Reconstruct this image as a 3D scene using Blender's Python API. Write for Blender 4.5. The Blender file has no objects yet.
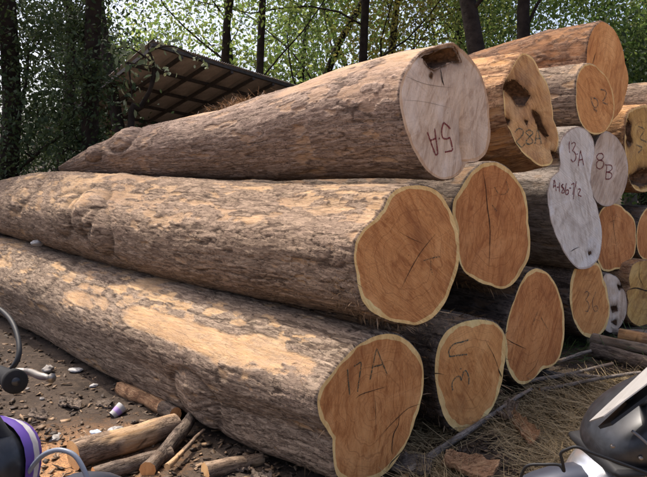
import bpy, math, random
import numpy as np
from mathutils import Vector
random.seed(7); rng = np.random.default_rng(7)
S = bpy.context.scene
COL = S.collection
rad = math.radians

# ---------------------------------------------------------------- camera
FPX, W, H, PITCH, CZ = 700.0, 647, 477, rad(6.0), 1.5
cam = bpy.data.cameras.new('camera'); camo = bpy.data.objects.new('camera', cam); COL.objects.link(camo)
cam.sensor_width = 36; cam.lens = 36 * FPX / W; cam.clip_end = 2000; cam.clip_start = 0.05
camo.location = (0, 0, CZ); camo.rotation_euler = (rad(90) - PITCH, 0, 0)
S.camera = camo
# ---------------------------------------------------------------- sky, sun, exposure
SUN_EL, SUN_AZ = rad(63), math.atan2(-0.78, 0.62)          # sun stands behind the stack, to the left
sdir = Vector((math.sin(SUN_AZ) * math.cos(SUN_EL), math.cos(SUN_AZ) * math.cos(SUN_EL), math.sin(SUN_EL)))
wd = bpy.data.worlds.new('World'); S.world = wd; wd.use_nodes = True
wn = wd.node_tree; bg = wn.nodes['Background']
sky = wn.nodes.new('ShaderNodeTexSky'); sky.sky_type = 'NISHITA'; sky.sun_disc = False
sky.sun_elevation = SUN_EL; sky.sun_rotation = SUN_AZ; sky.dust_density = 6.0; sky.air_density = 0.6; sky.ozone_density = 1.0
wn.links.new(sky.outputs[0], bg.inputs[0]); bg.inputs[1].default_value = 0.15
sl = bpy.data.lights.new('sun', 'SUN'); sl.energy = 2.1; sl.angle = rad(0.6); sl.color = (1, 0.93, 0.82)
so = bpy.data.objects.new('sun', sl); COL.objects.link(so); so.location = (-6, 6, 12)
so.rotation_euler = (-sdir).to_track_quat('-Z', 'Y').to_euler()
S.view_settings.view_transform = 'Standard'; S.view_settings.look = 'None'
S.view_settings.exposure = 1.32; S.view_settings.gamma = 1

# ---------------------------------------------------------------- helpers
TH, SL = rad(41.2), rad(6.0)
U = np.array([-math.sin(TH), math.cos(TH), 0.0])           # along the logs, away from the camera
V = np.array([math.cos(TH), math.sin(TH), 0.0])            # along the row of cut ends
NF = np.array([-math.sin(TH - SL), math.cos(TH - SL), 0.0])  # the saw cuts are a little askew
ZZ = np.array([0, 0, 1.0]); CAM = np.array([0, 0, CZ])
def ray(x, y):
    a = (x - W / 2) / FPX; b = -(y - H / 2) / FPX
    return np.array([a, math.cos(PITCH) + b * math.sin(PITCH), -math.sin(PITCH) + b * math.cos(PITCH)])
def at(x, y, depth):
    d = ray(x, y); return CAM + d * (depth / d[1])
def at_z(x, y, z):
    d = ray(x, y); return CAM + d * ((z - CZ) / d[2])

def hash3(i, j, k, seed):
    h = (i * 374761393 + j * 668265263 + k * 2147483647 + seed * 974634777) & 0xFFFFFFFF
    h = ((h ^ (h >> 13)) * 1274126177) & 0xFFFFFFFF
    h = ((h ^ (h >> 16)) * 2246822519) & 0xFFFFFFFF
    return ((h ^ (h >> 15)) & 0xFFFFFF) / float(0xFFFFFF)
def vn(p, seed=0):
    p = np.asarray(p, float); f = np.floor(p); i = f.astype(np.int64); t = p - f; t = t * t * t * (t * (t * 6 - 15) + 10)
    r = 0
    for a in (0, 1):
        wa = t[..., 0] if a else 1 - t[..., 0]
        for b in (0, 1):
            wb = t[..., 1] if b else 1 - t[..., 1]
            for c in (0, 1):
                wc = t[..., 2] if c else 1 - t[..., 2]
                r = r + wa * wb * wc * hash3(i[..., 0] + a, i[..., 1] + b, i[..., 2] + c, seed)
    return r * 2 - 1
def fbm(p, o=4, seed=0, g=0.5):
    r = 0; a = 1; n = 0; p = np.asarray(p, float)
    for k in range(o):
        r = r + a * vn(p * (2.03 ** k) + 17.3 * k, seed + k); n += a; a *= g
    return r / n
def sstep(a, b, x):
    t = np.clip((x - a) / (b - a), 0, 1); return t * t * (3 - 2 * t)

def mesh(name, verts, faces, mat, parent=None, attrs=None, smooth=True, origin=None):
    verts = np.asarray(verts, float).reshape(-1, 3)
    if origin is not None: verts = verts - np.asarray(origin)
    me = bpy.data.meshes.new(name)
    if isinstance(faces, np.ndarray):
        n, k = faces.shape
        me.vertices.add(len(verts)); me.vertices.foreach_set('co', verts.astype(np.float32).ravel())
        me.loops.add(n * k); me.loops.foreach_set('vertex_index', faces.astype(np.int32).ravel())
        me.polygons.add(n); me.polygons.foreach_set('loop_start', np.arange(0, n * k, k, dtype=np.int32))
        me.update(calc_edges=True)
    else:
        me.from_pydata([tuple(v) for v in verts], [], faces)
    if smooth: me.polygons.foreach_set('use_smooth', np.ones(len(me.polygons), dtype=bool))
    for an, av in (attrs or {}).items():
        av = np.asarray(av, np.float32)
        if av.ndim == 2:
            at_ = me.attributes.new(an, 'FLOAT_VECTOR', 'POINT'); at_.data.foreach_set('vector', av.ravel())
        else:
            at_ = me.attributes.new(an, 'FLOAT', 'POINT'); at_.data.foreach_set('value', av)
    me.validate(); me.materials.append(mat)
    o = bpy.data.objects.new(name, me); COL.objects.link(o)
    if parent is not None: o.parent = parent
    return o
def tag(o, label=None, cat=None, group=None, kind=None):
    if label: o['label'] = label
    if cat: o['category'] = cat
    if group: o['group'] = group
    if kind: o['kind'] = kind
    return o
def empty(name, loc, label, cat, group=None):
    o = bpy.data.objects.new(name, None); COL.objects.link(o); o.location = loc; o.empty_display_size = 0.2
    return tag(o, label, cat, group)
def grid_faces(nu, nv, wrap):
    """nu rows, nv columns; wrap in v"""
    i = np.arange(nu - 1)[:, None]; j = np.arange(nv if wrap else nv - 1)[None, :]; j2 = (j + 1) % nv
    return np.stack([i * nv + j, i * nv + j2, (i + 1) * nv + j2, (i + 1) * nv + j], -1).reshape(-1, 4)

class MB:
    """collects simple shapes into one mesh"""
    def __init__(s): s.v = []; s.f = []
    def add(s, v, f):
        b = len(s.v); s.v += [tuple(map(float, q)) for q in v]; s.f += [tuple(int(i) + b for i in q) for q in f]; return s
    def box(s, c, d, ax=None):
        c = np.array(c, float); d = np.array(d, float) / 2
        A = np.eye(3) if ax is None else np.array(ax, float)
        v = [c + A[0] * d[0] * x + A[1] * d[1] * y + A[2] * d[2] * z for x in (-1, 1) for y in (-1, 1) for z in (-1, 1)]
        return s.add(v, [(0, 1, 3, 2), (4, 6, 7, 5), (0, 4, 5, 1), (2, 3, 7, 6), (0, 2, 6, 4), (1, 5, 7, 3)])
    def tube(s, pts, r, n=8, cap=True):
        pts = [np.array(p, float) for p in pts]; m = len(pts)
        rr = r if hasattr(r, '__len__') else [r] * m
        t0 = pts[1] - pts[0]; t0 /= np.linalg.norm(t0) + 1e-9
        ref = np.array([0, 0, 1.0]) if abs(t0[2]) < 0.9 else np.array([1.0, 0, 0])
        nrm = np.cross(t0, ref); nrm /= np.linalg.norm(nrm); v = []
        for i in range(m):
            t = pts[min(i + 1, m - 1)] - pts[max(i - 1, 0)]; t /= np.linalg.norm(t) + 1e-9
            nrm = nrm - t * (nrm @ t); nrm /= np.linalg.norm(nrm) + 1e-9; b = np.cross(t, nrm)
            for k in range(n):
                a = 2 * math.pi * k / n; v.append(pts[i] + rr[i] * (math.cos(a) * nrm + math.sin(a) * b))
        f = [(i * n + k, i * n + (k + 1) % n, (i + 1) * n + (k + 1) % n, (i + 1) * n + k) for i in range(m - 1) for k in range(n)]
        if cap: f += [tuple(range(n - 1, -1, -1)), tuple((m - 1) * n + k for k in range(n))]
        return s.add(v, f)
    def loft(s, rings, cap=True):
        m = len(rings); n = len(rings[0]); v = [p for r in rings for p in r]
        f = [(i * n + k, i * n + (k + 1) % n, (i + 1) * n + (k + 1) % n, (i + 1) * n + k) for i in range(m - 1) for k in range(n)]
        if cap: f += [tuple(range(n - 1, -1, -1)), tuple((m - 1) * n + k for k in range(n))]
        return s.add(v, f)
    def build(s, name, mat, parent=None, smooth=True, origin=None, mods=None, label=None):
        if origin is None and parent is not None:
            p = parent; o = np.zeros(3)
            while p is not None: o = o + np.array(p.location); p = p.parent
            origin = o
        ob = mesh(name, s.v, s.f, mat, parent, smooth=smooth, origin=origin)
        if mods: mods(ob)
        if label: ob['label'] = label
        return ob
def bevel(w=0.004, seg=2):
    def f(o):
        m = o.modifiers.new('bevel', 'BEVEL'); m.width = w; m.segments = seg; m.limit_method = 'ANGLE'
    return f
def subsurf(n=2):
    def f(o):
        m = o.modifiers.new('subd', 'SUBSURF'); m.levels = n; m.render_levels = n
    return f
def bez(pts, n=8):
    """Catmull-Rom through the points"""
    P = [np.array(p, float) for p in pts]; P = [2 * P[0] - P[1]] + P + [2 * P[-1] - P[-2]]; out = []
    for i in range(1, len(P) - 2):
        for k in range(n):
            t = k / n; a, b, c, d = P[i - 1:i + 3]
            out.append(0.5 * (2 * b + (c - a) * t + (2 * a - 5 * b + 4 * c - d) * t * t + (3 * b - a - 3 * c + d) * t ** 3))
    out.append(P[-2]); return out

# ---------------------------------------------------------------- materials
class NT:
    def __init__(s, name):
        s.m = bpy.data.materials.new(name); s.m.use_nodes = True; s.t = s.m.node_tree; s.n = s.t.nodes
        s.b = s.n['Principled BSDF']; s.out = s.n['Material Output']
    def new(s, kind, **kw):
        o = s.n.new('ShaderNode' + kind)
        for k, v in kw.items(): setattr(o, k, v)
        return o
    def link(s, a, b): s.t.links.new(a, b)
    def val(s, sock, x):
        if hasattr(x, 'is_output'): s.link(x, sock)
        elif hasattr(x, '__len__') and len(x) == 3 and sock.type == 'RGBA': sock.default_value = (*x, 1)
        else: sock.default_value = x
    def noise(s, vec=None, scale=5, detail=4, rough=0.55, dist=0):
        o = s.new('TexNoise'); o.inputs['Scale'].default_value = scale; o.inputs['Detail'].default_value = detail
        o.inputs['Roughness'].default_value = rough; o.inputs['Distortion'].default_value = dist
        if vec is not None: s.link(vec, o.inputs['Vector'])
        return o.outputs[0]
    def ramp(s, x, a, b, ca=0.0, cb=1.0):
        o = s.new('MapRange'); o.clamp = True; s.link(x, o.inputs[0])
        for i, v in enumerate((a, b, ca, cb)): o.inputs[i + 1].default_value = v
        return o.outputs[0]
    def mix(s, f, a, b, mode='MIX'):
        o = s.new('Mix', data_type='RGBA', blend_type=mode); s.val(o.inputs[0], f); s.val(o.inputs[6], a); s.val(o.inputs[7], b); return o.outputs[2]
    def math(s, op, a, b=0.0):
        o = s.new('Math', operation=op); s.val(o.inputs[0], a); s.val(o.inputs[1], b); return o.outputs[0]
    def mapv(s, vec, scale=(1, 1, 1), loc=(0, 0, 0), rot=(0, 0, 0)):
        o = s.new('Mapping'); s.link(vec, o.inputs[0]); o.inputs[1].default_value = loc; o.inputs[2].default_value = rot; o.inputs[3].default_value = scale; return o.outputs[0]
    def attr(s, name):
        o = s.new('Attribute'); o.attribute_name = name; return o
    def obj(s): return s.new('TexCoord').outputs['Object']
    def bump(s, h, strength=0.4, dist=0.01, prev=None):
        o = s.new('Bump'); o.inputs['Strength'].default_value = strength; o.inputs['Distance'].default_value = dist; s.link(h, o.inputs['Height'])
        if prev is not None: s.link(prev, o.inputs['Normal'])
        return o.outputs[0]
    def done(s, col=None, rough=0.85, normal=None, metal=0.0, spec=0.3):
        if col is not None: s.val(s.b.inputs['Base Color'], col)
        s.val(s.b.inputs['Roughness'], rough); s.b.inputs['Metallic'].default_value = metal
        s.b.inputs['Specular IOR Level'].default_value = spec
        if normal is not None: s.link(normal, s.b.inputs['Normal'])
        return s.m

def bark_mat(name, dark, mid, light, peel, stripped=0.0):
    """attributes: lc = (along, across, across) in metres; peel = bark gone; crev = crevice"""
    t = NT(name); lc = t.attr('lc').outputs['Vector']
    n1 = t.noise(t.mapv(lc, (3, 9, 9)), 1, 6, 0.65, 0.3)
    n2 = t.noise(t.mapv(lc, (14, 70, 70)), 1, 5, 0.7, 0.4)
    n3 = t.noise(t.mapv(lc, (1.1, 2.2, 2.2)), 1, 4, 0.6)
    n4 = t.noise(t.mapv(lc, (45, 45, 45)), 1, 4, 0.7)
    c = t.mix(t.ramp(n1, 0.35, 0.65), dark, mid)
    c = t.mix(t.ramp(n2, 0.42, 0.72), c, light)
    c = t.mix(t.math('MULTIPLY', t.ramp(n3, 0.45, 0.65), 0.45), c, (mid[0] * 1.25, mid[1] * 1.28, mid[2] * 1.35))
    g = t.ramp(t.noise(t.mapv(lc, (5, 60, 60)), 1, 4, 0.6), 0.3, 0.7)
    pf = t.math('MULTIPLY', t.attr('peel').outputs['Fac'], t.math('ADD', 0.45, t.math('MULTIPLY', t.ramp(t.math('ADD', t.math('MULTIPLY', n1, 0.6), t.math('MULTIPLY', n2, 0.4)), 0.42, 0.58, 1, 0), 0.55)))
    pc = t.mix(g, peel, (peel[0] * 0.62, peel[1] * 0.52, peel[2] * 0.42))
    pc = t.mix(t.math('MULTIPLY', t.ramp(n3, 0.5, 0.62), 0.55), pc, (peel[0] * 0.62, peel[1] * 0.55, peel[2] * 0.55))
    c = t.mix(pf, c, pc)
    c = t.mix(t.math('MULTIPLY', t.attr('crev').outputs['Fac'], 0.8), c, (dark[0] * 0.4, dark[1] * 0.38, dark[2] * 0.36))
    c = t.mix(t.math('MULTIPLY', t.ramp(n4, 0.58, 0.78), 0.2), c, (0.42, 0.34, 0.26))
    n5 = t.noise(t.mapv(lc, (9, 58, 58)), 1, 3, 0.55, 0.3); ln = t.math('MULTIPLY', t.ramp(t.math('ABSOLUTE', t.math('SUBTRACT', n5, 0.5)), 0.0, 0.035, 1, 0), t.ramp(t.noise(t.mapv(lc, (6, 12, 12)), 1, 3, 0.6), 0.40, 0.52))
    n6 = t.noise(t.mapv(lc, (38, 14, 14)), 1, 3, 0.55, 0.5); ln2 = t.math('MULTIPLY', t.ramp(t.math('ABSOLUTE', t.math('SUBTRACT', n6, 0.5)), 0.0, 0.022, 1, 0), t.ramp(n1, 0.45, 0.6))
    ln = t.math('MAXIMUM', ln, ln2); lk = t.math('MULTIPLY', ln, t.math('SUBTRACT', 1.0, t.math('MULTIPLY', t.attr('peel').outputs['Fac'], 0.6)))
    c = t.mix(t.math('MULTIPLY', lk, 0.8), c, (dark[0] * 0.45, dark[1] * 0.42, dark[2] * 0.4))
    hh = t.math('SUBTRACT', n2, t.math('MULTIPLY', lk, 0.35))
    pl = t.noise(t.mapv(lc, (6.5, 32, 32)), 1, 4, 0.58, 0.3); st1 = t.ramp(pl, 0.485, 0.515); st2 = t.ramp(t.noise(t.mapv(lc, (10, 56, 56), loc=(5, 2, 1)), 1, 3, 0.55, 0.3), 0.54, 0.56)
    nb = t.math('SUBTRACT', 1.0, t.math('MULTIPLY', t.attr('peel').outputs['Fac'], 0.75))
    c = t.mix(t.math('MULTIPLY', t.math('MULTIPLY', st1, nb), 0.30), c, (dark[0] * 0.9, dark[1] * 0.9, dark[2] * 0.9))
    c = t.mix(t.math('MULTIPLY', t.math('MULTIPLY', st2, nb), 0.40), c, light)
    b = t.bump(t.math('MULTIPLY', t.math('ADD', st1, st2), nb), 0.85, 0.005); b = t.bump(hh, 0.6, 0.007, b); b = t.bump(n4, 0.45, 0.003, b)
    return t.done(c, 0.92, b, spec=0.15)

def wood_mat(name, a, b, dark, greyed=0.0, ring_amt=0.5, contrast=1.0):
    """cut face; attributes fc = (p, q, r/rmax) in metres, fa = (cos, sin, r/rmax)"""
    t = NT(name); fc = t.attr('fc').outputs['Vector']; fa = t.attr('fa').outputs['Vector']; sep = t.new('SeparateXYZ'); t.link(fc, sep.inputs[0])
    hi = tuple(min(0.9, x * k) for x, k in zip(a, (1.25, 1.4, 1.6)))
    wob = t.noise(t.mapv(fc, (8, 8, 0)), 1, 4, 0.55)
    ringf = t.math('ADD', t.math('MULTIPLY', sep.outputs[2], 22.0), t.math('MULTIPLY', wob, 7.0))
    cx = t.new('CombineXYZ'); t.link(ringf, cx.inputs[0]); rings = t.noise(cx.outputs[0], 1.3, 2, 0.5)
    marble = t.noise(t.mapv(fc, (13, 3.2, 0), rot=(0, 0, 0.6)), 1, 7, 0.68, 2.2)
    blot = t.noise(t.mapv(fc, (4.2, 3.4, 0), loc=(3, 1, 0)), 1, 5, 0.6, 0.8)
    rays = t.noise(t.mapv(fa, (22, 22, 1.1)), 1, 5, 0.7, 0.1)
    fib = t.noise(t.mapv(fc, (150, 16, 0), rot=(0, 0, 0.55)), 1, 3, 0.6)
    speck = t.noise(t.mapv(fc, (130, 130, 0)), 1, 4, 0.7)
    # curved chainsaw scores
    dst = t.new('VectorMath', operation='DISTANCE'); t.link(t.mapv(fc, (1, 1, 0)), dst.inputs[0]); dst.inputs[1].default_value = (60, 25, 0)
    cy = t.new('CombineXYZ'); t.link(t.math('ADD', t.math('MULTIPLY', dst.outputs['Value'], 130.0), t.math('MULTIPLY', wob, 2.5)), cy.inputs[0]); saw = t.noise(cy.outputs[0], 1, 3, 0.6)
    k = contrast
    c = t.mix(t.ramp(marble, 0.38, 0.60), a, b)
    c = t.mix(t.math('MULTIPLY', t.ramp(marble, 0.53, 0.70), 0.8 * k), c, dark)
    c = t.mix(t.math('MULTIPLY', t.ramp(blot, 0.50, 0.30), 0.0), c, hi)
    c = t.mix(t.math('MULTIPLY', t.ramp(blot, 0.47, 0.30), 0.75 * k), c, hi)
    c = t.mix(t.math('MULTIPLY', t.ramp(blot, 0.55, 0.72), 0.65 * k), c, (dark[0] * 0.85, dark[1] * 0.85, dark[2] * 0.9))
    c = t.mix(t.math('MULTIPLY', t.ramp(rays, 0.52, 0.72), 0.4 * k), c, dark)
    c = t.mix(t.math('MULTIPLY', t.ramp(rings, 0.52, 0.66), ring_amt), c, dark)
    c = t.mix(t.math('MULTIPLY', t.ramp(saw, 0.52, 0.72), 0.28), c, hi)
    c = t.mix(t.math('MULTIPLY', t.ramp(fib, 0.55, 0.75), 0.25), c, hi)
    c = t.mix(t.math('MULTIPLY', t.ramp(speck, 0.57, 0.72), 0.4), c, (dark[0] * 0.6, dark[1] * 0.6, dark[2] * 0.6))
    if greyed:
        gn = t.noise(t.mapv(fc, (6, 9, 0)), 1, 5, 0.6)
        c = t.mix(t.math('MULTIPLY', t.ramp(gn, 0.45, 0.7), greyed), c, (0.40, 0.32, 0.26))
    c = t.mix(t.attr('stain').outputs['Fac'], c, (0.055, 0.028, 0.014))
    bm = t.bump(saw, 0.8, 0.006); bm = t.bump(fib, 0.3, 0.002, bm); bm = t.bump(marble, 0.3, 0.004, bm)
    return t.done(c, 0.75, bm, spec=0.2)
def chalk(name, col, cover=0.5):
    """broken chalk or paint stroke: bare wood shows through the grain"""
    t = NT(name); n = t.noise(t.obj(), 150, 4, 0.7); m = t.ramp(n, 0.62 - cover * 0.5, 0.75 - cover * 0.5)
    t.val(t.b.inputs['Base Color'], col); t.b.inputs['Roughness'].default_value = 0.9
    tr = t.new('BsdfTransparent'); mx = t.new('MixShader'); t.link(t.math('MULTIPLY', m, 0.92), mx.inputs[0]); t.link(tr.outputs[0], mx.inputs[1]); t.link(t.b.outputs[0], mx.inputs[2]); t.link(mx.outputs[0], t.out.inputs[0])
    return t.m
def plain(name, col, rough=0.6, metal=0.0, nscale=0, namp=0.25, bumpd=0.0, spec=0.4):
    t = NT(name); c = col; nb = None
    if nscale:
        n = t.noise(t.obj(), nscale, 5, 0.6)
        c = t.mix(t.ramp(n, 0.3, 0.7), tuple(x * (1 - namp) for x in col), tuple(min(1, x * (1 + namp)) for x in col))
        if bumpd: nb = t.bump(n, 0.6, bumpd)
    return t.done(c, rough, nb, metal, spec)
def leaf_mat(name, a, b, trans=0.45):
    t = NT(name); rnd = t.attr('rnd').outputs['Fac']
    c = t.mix(rnd, a, b)
    d = t.b; t.val(d.inputs['Base Color'], c); d.inputs['Roughness'].default_value = 0.6; d.inputs['Specular IOR Level'].default_value = 0.2
    tr = t.new('BsdfTranslucent'); cc = t.mix(0.55, c, (1.0, 1.0, 0.55), 'MULTIPLY'); hs = t.new('HueSaturation'); hs.inputs['Value'].default_value = 1.75; hs.inputs['Saturation'].default_value = 0.88; t.link(cc, hs.inputs['Color']); t.link(hs.outputs[0], tr.inputs[0])
    mx = t.new('MixShader'); mx.inputs[0].default_value = trans; t.link(d.outputs[0], mx.inputs[1]); t.link(tr.outputs[0], mx.inputs[2]); t.link(mx.outputs[0], t.out.inputs[0])
    return t.m

M = {}
M['bark_grey'] = bark_mat('bark_grey', (0.088, 0.060, 0.043), (0.215, 0.153, 0.110), (0.37, 0.28, 0.20), (0.60, 0.41, 0.225))
M['bark_tan'] = bark_mat('bark_tan', (0.088, 0.058, 0.040), (0.21, 0.146, 0.103), (0.36, 0.262, 0.182), (0.52, 0.36, 0.21))
M['bark_dark'] = bark_mat('bark_dark', (0.04, 0.03, 0.025), (0.11, 0.08, 0.062), (0.22, 0.17, 0.13), (0.26, 0.17, 0.10))
M['bark_pink'] = bark_mat('bark_pink', (0.11, 0.074, 0.056), (0.23, 0.162, 0.125), (0.36, 0.268, 0.205), (0.48, 0.34, 0.225))
M['bark_rust'] = bark_mat('bark_rust', (0.055, 0.032, 0.022), (0.16, 0.085, 0.052), (0.26, 0.155, 0.095), (0.36, 0.19, 0.09))
M['bark_smooth'] = bark_mat('bark_smooth', (0.10, 0.08, 0.065), (0.20, 0.165, 0.135), (0.30, 0.25, 0.21), (0.30, 0.22, 0.15))
M['bark_stripped'] = bark_mat('bark_stripped', (0.16, 0.075, 0.04), (0.34, 0.19, 0.10), (0.46, 0.29, 0.16), (0.55, 0.31, 0.13))
M['wood_brown'] = wood_mat('wood_brown', (0.64, 0.295, 0.105), (0.50, 0.20, 0.064), (0.27, 0.090, 0.03))
M['wood_orange'] = wood_mat('wood_orange', (0.72, 0.345, 0.12), (0.58, 0.245, 0.076), (0.36, 0.128, 0.04))
M['wood_red'] = wood_mat('wood_red', (0.64, 0.275, 0.095), (0.49, 0.185, 0.058), (0.28, 0.088, 0.03))
M['wood_grey'] = wood_mat('wood_grey', (0.68, 0.525, 0.385), (0.53, 0.385, 0.27), (0.35, 0.225, 0.15), greyed=0.3, ring_amt=0.1)
M['wood_white'] = wood_mat('wood_white', (0.80, 0.72, 0.62), (0.66, 0.575, 0.475), (0.40, 0.30, 0.22), greyed=0.3, ring_amt=0.08)
M['wood_pale'] = wood_mat('wood_pale', (0.66, 0.37, 0.15), (0.53, 0.26, 0.095), (0.26, 0.12, 0.05), greyed=0.2)
M['wood_yellow'] = wood_mat('wood_yellow', (0.62, 0.36, 0.11), (0.48, 0.25, 0.07), (0.24, 0.11, 0.035), greyed=0.12)
M['sap'] = wood_mat('sap', (0.88, 0.60, 0.26), (0.74, 0.46, 0.17), (0.50, 0.27, 0.10), ring_amt=0.0, contrast=0.6)
M['sap_tan'] = wood_mat('sap_tan', (0.58, 0.39, 0.24), (0.48, 0.30, 0.18), (0.33, 0.20, 0.11), ring_amt=0.0)
M['sap_grey'] = wood_mat('sap_grey', (0.54, 0.43, 0.34), (0.46, 0.34, 0.26), (0.30, 0.21, 0.15), ring_amt=0.0)
M['fibre'] = leaf_mat('fibre', (0.10, 0.06, 0.035), (0.36, 0.24, 0.14), 0.1)
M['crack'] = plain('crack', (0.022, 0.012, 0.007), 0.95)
M['rot'] = plain('rot', (0.15, 0.082, 0.045), 0.95, nscale=40, namp=0.6, bumpd=0.01)
M['chalk_green'] = chalk('chalk_green', (0.03, 0.085, 0.07), 0.42)
M['chalk_olive'] = chalk('chalk_olive', (0.045, 0.065, 0.04), 0.46)
M['chalk_grey'] = chalk('chalk_grey', (0.085, 0.09, 0.075), 0.38)
M['paint_red'] = chalk('paint_red', (0.17, 0.018, 0.022), 0.55)
M['chalk_faint'] = chalk('chalk_faint', (0.05, 0.065, 0.04), 0.34)

# ---------------------------------------------------------------- ground
def ground_z(x, y):
    x = np.asarray(x, float); y = np.asarray(y, float)
    v = x * V[0] + y * V[1]; a = x * U[0] + y * U[1]
    z = 0.13 * sstep(3.3, 4.6, v) * sstep(0.2, 2.2, a) - 0.05 * sstep(1.0, 4.0, a) * (1 - sstep(2.0, 3.0, v))
    p = np.stack([x, y, 0 * x], -1); near = np.exp(-((x - 1) ** 2 + (y - 4) ** 2) / 60.0)
    return z - 0.02 + near * (0.03 * fbm(p * 1.3, 3, 5) + 0.016 * fbm(p * 6, 3, 9) + 0.020 * fbm(p * 17, 4, 12)) + (1 - near) * 0.08 * fbm(p * 0.3, 2, 3)
n = 420
def axis(c, lo, hi, dens):
    t = np.linspace(-1, 1, n); k = 7.5; w = np.sinh(k * t) / math.sinh(k)
    return c + np.where(t < 0, w * (c - lo), w * (hi - c)) + t * dens
gx, gy = np.meshgrid(axis(0.2, -900, 900, 4.0), axis(3.8, -900, 900, 4.0))
gz = ground_z(gx, gy)
t = NT('dirt'); oc = t.obj()
n1 = t.noise(oc, 1.7, 6, 0.6); n2 = t.noise(oc, 16, 6, 0.7); n3 = t.noise(oc, 90, 4, 0.7)
c = t.mix(t.ramp(n1, 0.35, 0.62), (0.032, 0.024, 0.019), (0.058, 0.043, 0.033)); c = t.mix(t.ramp(n2, 0.45, 0.7), c, (0.088, 0.064, 0.047)); c = t.mix(t.ramp(n3, 0.55, 0.75), c, (0.03, 0.022, 0.016))
# sunlit patch painted orange into the dirt, near left of the yard
dm = t.new('VectorMath', operation='DISTANCE'); t.link(oc, dm.inputs[0]); dm.inputs[1].default_value = (-1.35, 3.55, 0)
sd = t.math('ADD', dm.outputs['Value'], t.math('MULTIPLY', n2, 0.9))
c = t.mix(t.math('MULTIPLY', t.ramp(sd, 0.45, 1.15, 1, 0), t.ramp(n3, 0.3, 0.6)), c, (0.42, 0.22, 0.10))
sy = t.new('SeparateXYZ'); t.link(oc, sy.inputs[0])
c = t.mix(t.ramp(t.math('ADD', sy.outputs[1], t.math('MULTIPLY', n1, 1.2)), 1.3, 2.6, 1, 0), c, t.mix(n2, (0.34, 0.25, 0.165), (0.26, 0.18, 0.115)))  # unseen paler ground behind the camera, added to bounce warm fill light
t.done(c, 0.95, t.bump(n3, 0.5, 0.01, t.bump(n2, 0.6, 0.02)), spec=0.1); M['dirt'] = t.m
tag(mesh('ground', np.stack([gx, gy, gz], -1), grid_faces(n, n, False), M['dirt']), kind='structure')

# ---------------------------------------------------------------- logs
def px_face(pts, D):
    c = np.mean(pts, 0); d = ray(*c); k = (d * (D / d[1])) @ NF
    return k
def on_face(p, k):
    d = ray(*p); return CAM + d * (k / (d @ NF))
def polar(vz, c, n):
    """radius by angle of an outline round its centre"""
    q = vz - c; ang = np.arctan2(q[:, 1], q[:, 0]); r = np.hypot(q[:, 0], q[:, 1]); o = np.argsort(ang); ang, r = ang[o], r[o]
    A = np.concatenate([ang - 2 * np.pi, ang, ang + 2 * np.pi]); R = np.tile(r, 3); th = np.linspace(-np.pi, np.pi, n, endpoint=False)
    rr = np.interp(th, A, R); kk = max(1, n // 70); ker = np.hanning(2 * kk + 3); ker /= ker.sum()
    return th, np.convolve(np.concatenate([rr[-kk - 1:], rr, rr[:kk + 1]]), ker, 'valid')
def inpoly(x, y, poly):
    ins = np.zeros(x.shape, bool); m = len(poly)
    for i in range(m):
        x1, y1 = poly[i]; x2, y2 = poly[(i + 1) % m]
        ins ^= ((y1 > y) != (y2 > y)) & (x < (x2 - x1) * (y - y1) / (y2 - y1 + 1e-12) + x1)
    return ins
SEED = [0]
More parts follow.
